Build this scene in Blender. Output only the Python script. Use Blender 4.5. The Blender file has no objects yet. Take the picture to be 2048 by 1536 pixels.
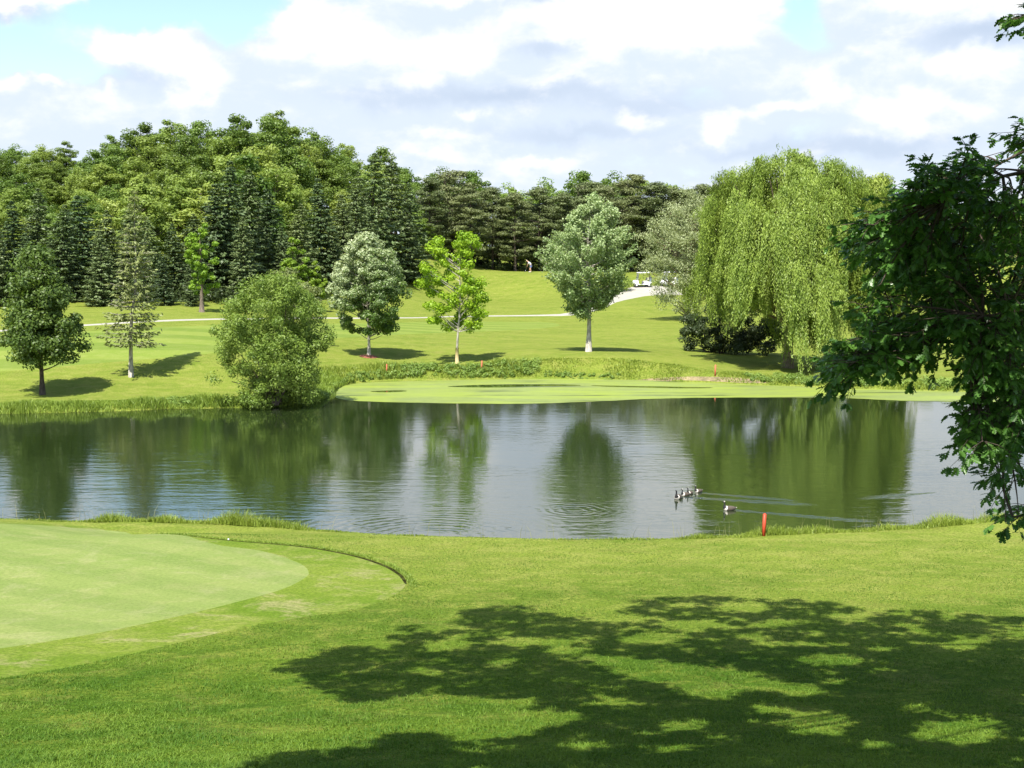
import bpy, math, random
import numpy as np
from mathutils import Vector, Matrix
from mathutils.geometry import delaunay_2d_cdt

# ------------------------------------------------------------------ camera, world, sun, exposure
SC = bpy.context.scene
COL = SC.collection
F, CX, CY, HOR, CAMH = 2500.0, 1024.0, 768.0, 520.0, 11.1      # photo pixels (2048 wide)
K = 0.577                                                      # metres per layout unit; applied to every object at the end
FS = 1/K                                                       # a real-size thing in layout units
TH = math.atan((CY - HOR) / F)
cam_d = bpy.data.cameras.new('camera'); cam = bpy.data.objects.new('camera', cam_d); COL.objects.link(cam)
cam.location = (0, 0, CAMH*K); cam.rotation_euler = (math.pi/2 - TH, 0, 0)
cam_d.sensor_width = 36.0; cam_d.lens = 36.0 * F / 2048.0
cam_d.clip_start = 0.1; cam_d.clip_end = 8000
SC.camera = cam

SUN_EL, SUN_AZ = math.radians(60), math.radians(22)            # behind the camera, to the left
SUN = np.array([-math.sin(SUN_AZ)*math.cos(SUN_EL), -math.cos(SUN_AZ)*math.cos(SUN_EL), math.sin(SUN_EL)])
sl = bpy.data.lights.new('sun', 'SUN'); sl.energy = 5.0; sl.angle = math.radians(0.53); sl.color = (1.0, 0.955, 0.86)
so = bpy.data.objects.new('sun', sl); COL.objects.link(so)
so.rotation_euler = Vector(-SUN).to_track_quat('-Z', 'Y').to_euler(); so.location = (-20, -40, 80)

SC.view_settings.view_transform = 'Standard'; SC.view_settings.look = 'None'
SC.view_settings.exposure = 0.95; SC.view_settings.gamma = 1.0
SC.view_settings.use_curve_mapping = False
try:
    SC.cycles.max_bounces = 8; SC.cycles.diffuse_bounces = 3; SC.cycles.transmission_bounces = 3
except Exception: pass

class NT:
    """small node-tree writer"""
    def __init__(s, tree): s.t = tree; s.n = tree.nodes; s.l = tree.links
    def put(s, typ, **kw):
        n = s.n.new(typ)
        for k, v in kw.items():
            if k == 'ins':
                for kk, vv in v.items(): s.set(n, kk, vv)
            else: setattr(n, k, v)
        return n
    def set(s, n, k, v):
        i = n.inputs[k]
        if isinstance(v, bpy.types.NodeSocket): s.l.new(v, i)
        elif isinstance(v, bpy.types.Node): s.l.new(v.outputs[0], i)
        else:
            if i.type == 'RGBA' and len(v) == 3: v = (*v, 1)
            i.default_value = v
    def math(s, op, a, b=0.0, c=None, clamp=False):
        n = s.n.new('ShaderNodeMath'); n.operation = op; n.use_clamp = clamp
        s.set(n, 0, a); s.set(n, 1, b)
        if c is not None: s.set(n, 2, c)
        return n.outputs[0]
    def noise(s, vec, scale, detail=3, rough=0.5, dist=0.0):
        n = s.n.new('ShaderNodeTexNoise'); s.set(n, 'Vector', vec)
        n.inputs['Scale'].default_value = scale; n.inputs['Detail'].default_value = detail
        n.inputs['Roughness'].default_value = rough; n.inputs['Distortion'].default_value = dist
        return n.outputs[0]
    def mix(s, f, a, b, blend='MIX'):
        n = s.n.new('ShaderNodeMix'); n.data_type = 'RGBA'; n.blend_type = blend; n.clamp_factor = True
        ci = [i for i in n.inputs if i.type == 'RGBA']
        for i, v in ((n.inputs[0], f), (ci[0], a), (ci[1], b)):
            if isinstance(v, bpy.types.NodeSocket): s.l.new(v, i)
            else: i.default_value = (*v, 1) if isinstance(v, (tuple, list)) and len(v) == 3 else v
        return [o for o in n.outputs if o.type == 'RGBA'][0]
    def ramp(s, f, lo, hi):
        n = s.n.new('ShaderNodeMapRange'); n.interpolation_type = 'SMOOTHSTEP'
        s.set(n, 0, f); n.inputs[1].default_value = lo; n.inputs[2].default_value = hi
        return n.outputs[0]
    def mapping(s, vec, loc=(0,0,0), rot=(0,0,0), scl=(1,1,1)):
        n = s.n.new('ShaderNodeMapping'); s.set(n, 'Vector', vec)
        n.inputs['Location'].default_value = loc; n.inputs['Rotation'].default_value = rot; n.inputs['Scale'].default_value = scl
        return n.outputs[0]

def build_world():
    w = bpy.data.worlds.new('World'); SC.world = w; w.use_nodes = True
    t = NT(w.node_tree); t.n.clear()
    sky = t.put('ShaderNodeTexSky', sky_type='NISHITA'); sky.sun_disc = False
    sky.sun_elevation = SUN_EL; sky.sun_rotation = math.pi + SUN_AZ
    sky.altitude = 100; sky.air_density = 1.0; sky.dust_density = 0.8; sky.ozone_density = 1.5
    tc = t.put('ShaderNodeTexCoord'); sep = t.put('ShaderNodeSeparateXYZ'); t.set(sep, 0, tc.outputs['Generated'])
    X, Y, Z = sep.outputs
    az = t.math('ARCTAN2', X, Y)                              # azimuth, radians
    hyp = t.math('SQRT', t.math('ADD', t.math('MULTIPLY', X, X), t.math('MULTIPLY', Y, Y)))
    el = t.math('ARCTAN2', Z, hyp)                            # elevation, radians
    cc = t.put('ShaderNodeCombineXYZ'); t.set(cc, 0, az); t.set(cc, 1, el); cc.inputs[2].default_value = 0.37
    base = cc.outputs[0]
    # ragged cloud edges: the direction is warped by fractal noise
    wn = t.put('ShaderNodeTexNoise'); t.set(wn, 'Vector', base); wn.inputs['Scale'].default_value = 24; wn.inputs['Detail'].default_value = 7; wn.inputs['Roughness'].default_value = .55
    v1 = t.put('ShaderNodeVectorMath', operation='SUBTRACT'); t.set(v1, 0, wn.outputs['Color']); v1.inputs[1].default_value = (.5, .5, .5)
    v2 = t.put('ShaderNodeVectorMath', operation='MULTIPLY_ADD'); t.set(v2, 0, v1.outputs[0]); v2.inputs[1].default_value = (.060, .036, 0); t.l.new(base, v2.inputs[2])
    wv = v2.outputs[0]
    def field(blobs):
        acc = None
        for x, y, rx, ry, w in blobs:
            a, e = math.atan((x - 1024)/F), (HOR - y)/F; ia, ie = F/rx, F/ry
            m_ = t.put('ShaderNodeVectorMath', operation='MULTIPLY_ADD'); t.l.new(wv, m_.inputs[0]); m_.inputs[1].default_value = (ia, ie, 0); m_.inputs[2].default_value = (-a*ia, -e*ie, 0)
            d_ = t.put('ShaderNodeVectorMath', operation='DOT_PRODUCT'); t.l.new(m_.outputs[0], d_.inputs[0]); t.l.new(m_.outputs[0], d_.inputs[1])
            q = t.math('POWER', math.exp(-1), d_.outputs['Value'])
            acc = t.math('MULTIPLY', q, w) if acc is None else t.math('MULTIPLY_ADD', q, w, acc)
        return acc
    gaps = field([(420,35,210,60,1.15),(250,70,130,40,.7),(50,135,150,42,.9),(150,170,120,30,.6),(460,95,50,30,.6),(1590,50,55,50,.95),(1720,8,60,18,.5),(1590,90,40,30,.3),(330,-120,360,75,1.7),(-350,60,250,120,1.),(2500,-60,250,100,1.)])
    heads = field([(40,38,42,30,1.3),(155,30,42,34,1.2),(300,120,100,34,1.1),(230,150,60,25,.6),(380,140,50,22,.8),(435,165,42,26,.9),(640,62,40,36,1.2),(580,115,55,34,.8),(800,115,120,44,1.),(940,120,70,34,.9),(690,90,60,26,.7),(960,8,130,14,1.),
      (1170,60,120,42,1.),(1290,50,120,60,.8),(1420,60,110,62,1.),(1800,25,90,40,1.),(1920,30,110,34,1.),(1900,150,100,26,.9),(1640,195,50,34,1.),(1560,232,70,13,.9),(1880,240,110,30,.8),(1760,225,60,35,.6),(1250,240,50,24,1.),(1432,262,32,30,1.),
      (1060,316,80,14,1.),(850,268,80,14,.9),(940,243,35,12,.8),(870,312,60,13,.7),(40,200,24,14,.8),(115,195,30,12,.8),(400,215,30,20,.8),(215,205,20,12,.6),(1370,172,60,13,.5),(1120,172,60,13,.4),(1480,360,120,10,.5),(1780,370,60,15,.5),(1000,-90,260,45,1.),(1500,-110,200,45,.9),(1100,-230,350,80,.9),(1900,-200,300,90,.8),(-300,250,120,40,.8),(2400,200,120,60,.8)])
    dark = field([(1010,200,180,26,.8),(1300,215,150,25,.5),(1940,108,120,22,.9),(70,78,130,12,.8),(1090,112,60,13,.6),(300,185,120,20,.4),(1080,30,60,10,.8),(760,205,130,20,.4),(1150,270,180,14,.6),(1500,300,160,14,.5),(1750,310,160,20,.7),(560,12,120,8,.6)])
    n0 = t.noise(t.mapping(base, scl=(1, 1.8, 1)), 14, 7, .58, .2); n1 = t.noise(t.mapping(base, loc=(-.006, .018, 0), scl=(1, 1.8, 1)), 14, 7, .58, .2)
    cov = t.math('ADD', t.math('MULTIPLY', gaps, -1.0), t.math('ADD', t.math('MULTIPLY', heads, .9), t.math('MULTIPLY', t.math('SUBTRACT', n0, .5), 1.1)))
    cov = t.ramp(cov, -.75, -.05)
    cov = t.math('MULTIPLY', cov, t.math('MAXIMUM', t.ramp(el, .44, .25), .1))
    lit = t.math('ADD', heads, t.math('ADD', t.math('MULTIPLY', t.math('SUBTRACT', n0, n1), 1.8), t.math('MULTIPLY', t.math('SUBTRACT', n0, .5), 1.3)))
    lit = t.ramp(t.math('SUBTRACT', lit, t.math('MULTIPLY', dark, .25)), -.1, 1.05)
    low = t.mix(t.math('MULTIPLY', dark, 1.0, clamp=True), (.415, .47, .545), (.31, .37, .465))
    ccol = t.mix(lit, low, (.60, .60, .60))
    skc = t.put('ShaderNodeMix', data_type='RGBA', blend_type='MULTIPLY'); skc.inputs[0].default_value = 1
    ci = [i for i in skc.inputs if i.type == 'RGBA']; t.l.new(sky.outputs[0], ci[0]); ci[1].default_value = (1.32, 1.32, 1.22, 1)
    sko = [o for o in skc.outputs if o.type == 'RGBA'][0]
    b1 = t.put('ShaderNodeBackground'); t.set(b1, 0, sko); b1.inputs[1].default_value = 0.10
    b2 = t.put('ShaderNodeBackground'); t.set(b2, 0, ccol); b2.inputs[1].default_value = 1.0
    mx = t.put('ShaderNodeMixShader'); t.set(mx, 0, cov); t.l.new(b1.outputs[0], mx.inputs[1]); t.l.new(b2.outputs[0], mx.inputs[2])
    out = t.put('ShaderNodeOutputWorld'); t.l.new(mx.outputs[0], out.inputs[0])
build_world()

# ------------------------------------------------------------------ helpers
rnd = np.random.default_rng(7)
ct, st = math.cos(TH), math.sin(TH)
def raydir(px, py):
    return np.array([px - CX, (CY - py)*st + F*ct, (CY - py)*ct - F*st])
def P(px, py, D):
    d = raydir(px, py); return np.array([0, 0, CAMH]) + d*(D/d[1])
def wat(px, py):
    d = raydir(px, py); return (np.array([0, 0, CAMH]) + d*(-CAMH/d[2]))
def proj(p):
    p = np.asarray(p, float); x, y, z = p[..., 0], p[..., 1], p[..., 2] - CAMH
    dep = y*ct - z*st; up = y*st + z*ct
    return CX + F*x/dep, CY - F*up/dep

def tag(o, label=None, cat=None, group=None, kind=None):
    if label: o['label'] = label
    if cat: o['category'] = cat
    if group: o['group'] = group
    if kind: o['kind'] = kind
    return o
def empty(name, loc, rz=0, **kw):
    o = bpy.data.objects.new(name, None); COL.objects.link(o); o.location = [float(v) for v in loc]; o.rotation_euler = (0, 0, rz)
    o.empty_display_size = .3
    return tag(o, **kw)
def mesh_np(name, V, sizes, idx, mats, parent=None, smooth=False, mi=None, attrs=None):
    """V (n,3); sizes: loops per face; idx: flat loop vertex indices"""
    me = bpy.data.meshes.new(name); V = np.asarray(V, np.float32); sizes = np.asarray(sizes, np.int32); idx = np.asarray(idx, np.int32).ravel()
    me.vertices.add(len(V)); me.vertices.foreach_set('co', V.ravel())
    me.loops.add(len(idx)); me.loops.foreach_set('vertex_index', idx)
    me.polygons.add(len(sizes)); starts = np.concatenate([[0], np.cumsum(sizes)[:-1]]).astype(np.int32)
    me.polygons.foreach_set('loop_start', starts)
    try: me.polygons.foreach_set('loop_total', sizes)
    except Exception: pass
    for m in (mats if isinstance(mats, (list, tuple)) else [mats]): me.materials.append(m)
    if mi is not None: me.polygons.foreach_set('material_index', np.asarray(mi, np.int32))
    if smooth: me.polygons.foreach_set('use_smooth', np.ones(len(sizes), bool))
    for k, v in (attrs or {}).items():
        a = me.attributes.new(k, 'FLOAT', 'POINT'); a.data.foreach_set('value', np.asarray(v, np.float32))
    me.update(calc_edges=True); me.validate()
    o = bpy.data.objects.new(name, me); COL.objects.link(o)
    if parent is not None: o.parent = parent
    return o
class MB:
    """collects tubes, boxes, lofts into one mesh"""
    def __init__(s): s.V = []; s.S = []; s.I = []; s.M = []; s.n = 0
    def add(s, V, faces, m=0):
        V = np.asarray(V, float); s.V.append(V)
        for f in faces: s.S.append(len(f)); s.I.extend([i + s.n for i in f]); s.M.append(m)
        s.n += len(V)
    def tube(s, pts, rad, n=6, m=0, cap=True):
        pts = np.asarray(pts, float); k = len(pts); rad = np.broadcast_to(np.asarray(rad, float), (k,))
        T = np.gradient(pts, axis=0); T /= np.linalg.norm(T, axis=1)[:, None] + 1e-9
        ref = np.array([0, 0, 1.0]) if abs(T[0][2]) < .9 else np.array([1.0, 0, 0])
        A = np.cross(T, ref); A /= np.linalg.norm(A, axis=1)[:, None] + 1e-9; B = np.cross(T, A)
        ang = np.arange(n)*2*math.pi/n
        V = (pts[:, None] + rad[:, None, None]*(A[:, None]*np.cos(ang)[None, :, None] + B[:, None]*np.sin(ang)[None, :, None])).reshape(-1, 3)
        fs = [(i*n+j, i*n+(j+1) % n, (i+1)*n+(j+1) % n, (i+1)*n+j) for i in range(k-1) for j in range(n)]
        if cap: fs += [tuple(range(n)), tuple(range((k-1)*n, k*n))[::-1]]
        s.add(V, fs, m)
    def box(s, c, d, m=0, rz=0, taper=1.0):
        x, y, z = [v/2 for v in d]; V = []
        for sz in (-1, 1):
            q = taper if sz > 0 else 1
            for sx, sy in ((-1,-1),(1,-1),(1,1),(-1,1)): V.append((sx*x*q, sy*y*q, sz*z))
        V = np.array(V); cr, sr = math.cos(rz), math.sin(rz)
        V = np.stack([V[:,0]*cr - V[:,1]*sr, V[:,0]*sr + V[:,1]*cr, V[:,2]], 1) + np.asarray(c, float)
        s.add(V, [(3,2,1,0),(4,5,6,7),(0,1,5,4),(1,2,6,5),(2,3,7,6),(3,0,4,7)], m)
    def loft(s, rings, m=0, mlist=None):
        """rings: list of (n,3) arrays"""
        n = len(rings[0]); V = np.concatenate(rings)
        base = s.n
        fs = []
        ms = []
        for i in range(len(rings)-1):
            for j in range(n):
                fs.append((i*n+j, i*n+(j+1) % n, (i+1)*n+(j+1) % n, (i+1)*n+j)); ms.append(mlist[i] if mlist else m)
        fs += [tuple(range(n))[::-1], tuple(range((len(rings)-1)*n, len(rings)*n))]; ms += [ms[0], ms[-1]]
        s.V.append(V)
        for f, q in zip(fs, ms): s.S.append(len(f)); s.I.extend([i + base for i in f]); s.M.append(q)
        s.n += len(V)
    def build(s, name, mats, parent=None, smooth=False):
        return mesh_np(name, np.concatenate(s.V), s.S, s.I, mats, parent, smooth, s.M)
def newmat(name):
    m = bpy.data.materials.new(name); m.use_nodes = True; t = NT(m.node_tree)
    b = t.n['Principled BSDF']; return m, t, b
def pmat(name, col, rough=.6, var=.15, scale=8, metal=0.0, bump=0.0, bscale=30, spec=.5):
    m, t, b = newmat(name); tc = t.put('ShaderNodeTexCoord')
    n = t.noise(tc.outputs['Object'], scale, 4, .6)
    c = t.mix(t.ramp(n, .3, .7), tuple(v*(1-var) for v in col), tuple(min(1, v*(1+var)) for v in col))
    t.set(b, 'Base Color', c); b.inputs['Roughness'].default_value = rough; b.inputs['Metallic'].default_value = metal
    b.inputs['Specular IOR Level'].default_value = spec
    if bump:
        bp = t.put('ShaderNodeBump'); t.set(bp, 'Height', t.noise(tc.outputs['Object'], bscale, 4, .6)); bp.inputs['Strength'].default_value = bump; bp.inputs['Distance'].default_value = .02
        t.set(b, 'Normal', bp.outputs[0])
    return m

def leafmat(name, cols, transl=.35, gloss=.35, objvar=.25, rough=.5, pale=None):
    """leaf colours vary per leaf and per tree; 'pale' shows where the tone attribute is high (leaf undersides, young shoots)"""
    m, t, b = newmat(name)
    geo = t.put('ShaderNodeNewGeometry'); oi = t.put('ShaderNodeObjectInfo'); tc = t.put('ShaderNodeTexCoord')
    r = geo.outputs['Random Per Island']
    big = t.noise(tc.outputs['Object'], .55, 3, .6)
    f = t.math('ADD', t.math('MULTIPLY', r, .55), t.math('MULTIPLY', t.ramp(big, .35, .65), .45))
    c = t.mix(f, cols[0], cols[1])
    if len(cols) > 2:
        c = t.mix(t.math('MULTIPLY', oi.outputs['Random'], objvar*2.4, clamp=True), c, cols[2])
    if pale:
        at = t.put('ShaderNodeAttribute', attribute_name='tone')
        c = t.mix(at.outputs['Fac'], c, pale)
    hv = t.put('ShaderNodeHueSaturation'); t.set(hv, 'Color', c)
    t.set(hv, 'Value', t.math('ADD', t.math('MULTIPLY', oi.outputs['Random'], objvar), 1 - objvar/2))
    t.set(hv, 'Hue', t.math('ADD', t.math('MULTIPLY', t.math('FRACT', t.math('MULTIPLY', oi.outputs['Random'], 7.3)), .02), .49))
    c = hv.outputs[0]
    t.set(b, 'Base Color', c); b.inputs['Roughness'].default_value = rough; b.inputs['Specular IOR Level'].default_value = gloss
    tr = t.put('ShaderNodeBsdfTranslucent'); t.set(tr, 0, t.mix(.5, c, t.mix(1.0, c, (1.3, 1.25, .5), 'MULTIPLY')))
    mx = t.put('ShaderNodeMixShader'); mx.inputs[0].default_value = transl
    t.l.new(b.outputs[0], mx.inputs[1]); t.l.new(tr.outputs[0], mx.inputs[2])
    t.l.new(mx.outputs[0], t.n['Material Output'].inputs[0])
    return m
def barkmat(name, col):
    m, t, b = newmat(name); tc = t.put('ShaderNodeTexCoord')
    v = t.mapping(tc.outputs['Object'], scl=(6, 6, 1.2)); n = t.noise(v, 2.0, 5, .65)
    t.set(b, 'Base Color', t.mix(t.ramp(n, .35, .65), tuple(x*.55 for x in col), tuple(x*1.3 for x in col)))
    b.inputs['Roughness'].default_value = .9; b.inputs['Specular IOR Level'].default_value = .2
    bp = t.put('ShaderNodeBump'); t.set(bp, 'Height', n); bp.inputs['Strength'].default_value = .6; bp.inputs['Distance'].default_value = .05
    t.set(b, 'Normal', bp.outputs[0]); return m

def grassmat(name, a, b_, c, fine=.5, stripes=None, dry=.0, drycol=(.24,.21,.09), bump=.5, far=None):
    """a dark, b mid, c light blade colours of a mown surface"""
    m, t, b = newmat(name); tc = t.put('ShaderNodeTexCoord'); o = tc.outputs['Object']
    flat = t.mapping(o, scl=(1, 1, 0))
    n1 = t.noise(t.mapping(flat, rot=(0, 0, .12), scl=(.55, 1.0, 1)), .22, 4, .6, .4)
    n2 = t.noise(t.mapping(flat, rot=(0, 0, -.1), scl=(.8, 1.0, 1)), .95, 6, .7, .5)
    n3 = t.noise(flat, 9.0, 4, .7); n4 = t.noise(flat, 42.0, 2, .6)
    col = t.mix(t.ramp(n1, .33, .68), a, b_)
    col = t.mix(t.math('MULTIPLY', t.ramp(n2, .45, .68), .8), col, c)
    n5 = t.noise(t.mapping(flat, loc=(9, 4, 0)), 2.6, 5, .75, .3); col = t.mix(t.math('MULTIPLY', t.ramp(n5, .55, .38), fine*.55), col, a)
    if far is not None:
        sp = t.put('ShaderNodeSeparateXYZ'); t.set(sp, 0, o)
        ff = t.math('ADD', sp.outputs[1], t.math('MULTIPLY', n1, 10.0))
        ff = t.ramp(ff, 28.0, 48.0)
        fc = t.mix(t.ramp(n1, .33, .68), far[0], far[1]); fc = t.mix(t.math('MULTIPLY', t.ramp(n2, .4, .7), .8), fc, far[2])
        col = t.mix(ff, col, fc)
    if dry:
        col = t.mix(t.math('MULTIPLY', t.ramp(t.noise(flat, .6, 6, .75, .6), .50, .66), dry), col, drycol)
    if stripes:
        w, ang, amt = stripes
        sp = t.put('ShaderNodeSeparateXYZ'); t.set(sp, 0, t.mapping(flat, rot=(0, 0, ang)))
        s = t.math('SINE', t.math('MULTIPLY', sp.outputs[1], 2*math.pi/w))
        s = t.ramp(s, -.35, .35)
        col = t.mix(t.math('MULTIPLY', s, amt), col, t.mix(1.0, col, (.66, .76, .66), 'MULTIPLY'))
    k = t.math('ADD', t.math('MULTIPLY', t.ramp(n3, .3, .7), .6), t.math('MULTIPLY', t.ramp(n4, .3, .7), .4))
    col = t.mix(fine, col, t.mix(1.0, col, t.mix(k, (.25, .32, .22), (1.75, 1.65, 1.7)), 'MULTIPLY'))
    t.set(b, 'Base Color', col); b.inputs['Roughness'].default_value = .85; b.inputs['Specular IOR Level'].default_value = .04
    bp = t.put('ShaderNodeBump'); t.set(bp, 'Height', t.math('ADD', t.math('MULTIPLY', n2, 2.0), t.math('ADD', n3, t.math('MULTIPLY', n4, .5))))
    bp.inputs['Strength'].default_value = bump; bp.inputs['Distance'].default_value = .06
    t.set(b, 'Normal', bp.outputs[0]); return m

# ------------------------------------------------------------------ terrain
POND_PX = [(-700,835),(-300,829),(-100,828),(0,828),(90,826),(180,824),(260,821),(340,818),(430,816),(500,815),(560,813),(610,806),(645,798),(655,788),(665,778),
  (690,769),(760,762),(900,760),(1000,758),(1100,757),(1200,758),(1300,761),(1400,765),(1500,769),(1650,775),(1800,780),(1950,784),(2100,790),(2500,800),
  (3300,860),(3300,960),(2500,1010),(2200,1030),(2048,1043),(1960,1052),(1880,1060),(1780,1068),(1700,1073),(1600,1078),(1500,1085),(1420,1090),(1350,1093),(1250,1095),(1100,1095),
  (980,1092),(880,1090),(800,1087),(720,1081),(650,1073),(560,1063),(450,1056),(300,1052),(150,1052),(0,1056),(-300,1060),(-800,1060)]
POND = np.array([wat(*p)[:2] for p in POND_PX])
def seg_dist(Q, poly, closed=True):
    Q = np.asarray(Q, float); d = np.full(len(Q), 1e9); n = len(poly)
    for i in range(n if closed else n-1):
        a = poly[i]; b = poly[(i+1) % n]; ab = b - a
        tt = np.clip(((Q - a) @ ab)/(ab @ ab + 1e-12), 0, 1)
        d = np.minimum(d, np.linalg.norm(Q - a - tt[:, None]*ab, axis=1))
    return d
def inside(Q, poly):
    Q = np.asarray(Q, float); c = np.zeros(len(Q), bool); n = len(poly); x, y = Q[:, 0], Q[:, 1]
    for i in range(n):
        x1, y1 = poly[i]; x2, y2 = poly[(i+1) % n]
        k = (y1 > y) != (y2 > y)
        with np.errstate(divide='ignore', invalid='ignore'):
            c ^= k & (x < (x2 - x1)*(y - y1)/(y2 - y1 + 1e-15) + x1)
    return c
def fx(px): return float(np.interp(px, [480, 880], [1.18, FS]))
def g(D, px=2000):
    f = fx(px); return D if D < 125 else (125 + (D-125)*(158*f-125)/33 if D < 158 else D*f)
CP = []
for p in [(-300,790,101),(85,790,99),(260,757,106),(-300,755,108),(0,742,108),(430,705,115),(-300,672,126),(0,662,128),(200,650,132),(430,640,138),(680,637,142),
  (-300,620,148),(0,615,148),(200,612,150),(400,606,152),(640,590,158),(740,713,124),(914,728,121),(1177,704,124),(1120,632,146),(900,640,142),(830,572,164),
  (950,546,170),(1060,546,170),(1110,548,169),(1200,604,151),(1290,574,158),(1380,584,157),(1290,596,154),(1380,650,138),(1200,660,135),(1580,740,121),
  (1440,700,129),(1800,700,130),(2100,690,134),(1700,640,150),(2100,640,150),(1600,590,165),(2100,590,170),(2500,640,160),(1000,590,160),(1000,690,128),(560,720,116),(560,640,140)]:
    CP.append(P(p[0], p[1], g(p[2], p[0])))
for D, zs in ((178,(9.5,10.5,10.0,9.6,9.2,9.5,9.5)),(195,(13,15.5,14.5,10.4,9.5,10,10)),(215,(17,22,21,11.5,10.5,10.5,10.5)),(260,(19,25,22,12,11,11,11)),(420,(14,)*7)):
    for px_, z in zip((-600,200,600,1000,1400,2048,2700), zs): CP.append(np.array([(px_-CX)/F*D*fx(px_), D*fx(px_), CAMH+(z-CAMH)*fx(px_)]))
for x in (-45,-15,10,35,60):
    for y, z in ((47.5,.45),(42,.85),(35,1.55),(25,2.65),(18,3.8),(10,6.2),(3,8.6),(-15,10.0),(-60,10.2)):
        if x == -15 and 26 < y < 46: z = {42:1.5,35:1.72}.get(y, z)
        if x == -45 and 26 < y < 46: z = {42:1.5,35:1.8}.get(y, z)
        CP.append(np.array([x, y, z]))
CP.append(P(0,1047,45.3)); CP.append(P(330,1067,43.6)); CP.append(P(600,1118,40.3))
for x, y, z in ((-200,60,3),(-200,120,4),(200,60,3),(200,120,3),(-400,200,8),(400,200,6),(-400,-100,10),(400,-100,10),(-700,800,14),(700,800,14)): CP.append(np.array([x, y, float(z)]))
CP = np.array(CP)
def tps(r2): return np.where(r2 > 1e-9, r2*np.log(r2 + 1e-12)*.5, 0)
_A = CP[:, :2]/100.0; _n = len(_A)
_K = tps(((_A[:, None] - _A[None])**2).sum(-1)) + np.eye(_n)*2e-4
_Pm = np.hstack([np.ones((_n, 1)), _A]); _M = np.block([[_K, _Pm], [_Pm.T, np.zeros((3, 3))]])
_w = np.linalg.solve(_M, np.concatenate([CP[:, 2], np.zeros(3)]))
def zt(Q):
    Q = np.atleast_2d(np.asarray(Q, float)); q = np.clip(Q, -900, 900)/100.0
    z = tps(((q[:, None] - _A[None])**2).sum(-1)) @ _w[:_n] + _w[_n] + q @ _w[_n+1:]
    z = np.clip(z, -5, 44)
    r = np.linalg.norm(Q - np.array([0, 250]), axis=1); far = np.clip((r - 560)/300, 0, 1); z = z*(1-far) + 9*far
    d = seg_dist(Q, POND); ins = inside(Q, POND)
    out = np.minimum(np.maximum(z, .06 + np.minimum(d*.45, .30)), .12 + d*.55)
    return np.where(ins, -.03 - np.minimum(d*.4, 1.6), out)
def z1(x, y): return float(zt([[x, y]])[0])
_ys = np.concatenate([np.arange(12, 60, .1), np.arange(60, 620, .4)])
def hit(px, py):
    d = raydir(px, py); X = d[0]/d[1]*_ys; Zr = CAMH + d[2]/d[1]*_ys
    zz = zt(np.stack([X, _ys], 1)); k = np.nonzero(Zr < zz)[0]
    i = k[0] if len(k) else len(_ys)-1
    if i > 0 and len(k):
        a = Zr[i-1]-zz[i-1]; b = zz[i]-Zr[i]; y = _ys[i-1] + (_ys[i]-_ys[i-1])*a/(a+b+1e-9)
    else: y = _ys[i]
    return np.array([d[0]/d[1]*y, y, z1(d[0]/d[1]*y, y)])
def smooth_poly(pts, k=4, closed=True):
    pts = np.asarray(pts, float); n = len(pts); out = []
    for i in range(n if closed else n-1):
        g = lambda j: pts[j % n] if closed else pts[min(max(j, 0), n-1)]
        p0, p1, p2, p3 = g(i-1), g(i), g(i+1), g(i+2)
        for s in range(k):
            u = s/k; out.append(.5*((2*p1) + (-p0+p2)*u + (2*p0-5*p1+4*p2-p3)*u*u + (-p0+3*p1-3*p2+p3)*u**3))
    if not closed: out.append(pts[-1])
    return np.array(out)
def px_poly(pts, k=3): return smooth_poly([hit(*p)[:2] for p in pts], k)

GREEN = px_poly([(-420,1345),(-150,1322),(0,1297),(150,1274),(300,1245),(450,1210),(560,1180),(608,1157),(617,1143),(596,1125),(520,1101),(400,1081),(250,1064),(100,1052),(0,1047),(-150,1043),(-420,1042)])
FRINGE = px_poly([(-450,1405),(-150,1380),(0,1357),(150,1332),(300,1299),(450,1263),(600,1235),(720,1216),(785,1192),(812,1168),(800,1150),(765,1130),(700,1110),(600,1093),(450,1080),(330,1068),(200,1056),(100,1049),(0,1044),(-150,1040),(-450,1038)])
PATH = px_poly([(-350,677),(0,660),(100,653),(200,647),(300,641),(430,637),(560,636),(680,635),(900,632),(1050,630),(1120,628),(1165,618),(1200,600),(1225,589),(1250,579),(1268,573),(1310,571),(1350,574),(1400,582),(1480,592),
   (1480,599),(1400,591),(1340,590),(1290,592),(1250,600),(1215,613),(1190,622),(1160,629),(1120,632),(1050,632.4),(900,634),(680,637.6),(560,638.5),(430,639.6),(300,644),(200,650),(100,656),(0,663.3),(-350,682)], 2)
FAIR = px_poly([(-350,775),(0,743),(200,726),(430,706),(560,690),(680,676),(900,665),(1080,657),(1120,650),(1080,644),(900,643),(680,647),(430,650),(300,655),(200,661),(0,675),(-350,692)])
SOIL = px_poly([(1230,761),(1300,757),(1350,754),(1400,753),(1470,755),(1500,758),(1540,766),(1470,765),(1400,763),(1300,760)], 2)
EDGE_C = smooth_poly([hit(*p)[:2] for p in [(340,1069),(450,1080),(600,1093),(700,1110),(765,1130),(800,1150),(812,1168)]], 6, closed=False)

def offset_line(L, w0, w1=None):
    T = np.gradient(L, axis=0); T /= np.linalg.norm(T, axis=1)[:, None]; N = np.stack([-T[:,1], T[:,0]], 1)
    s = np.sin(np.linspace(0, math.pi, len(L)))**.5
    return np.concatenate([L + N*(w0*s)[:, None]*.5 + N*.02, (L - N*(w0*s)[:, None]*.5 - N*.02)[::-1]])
EDGE = offset_line(EDGE_C + 0.0, .13)

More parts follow.
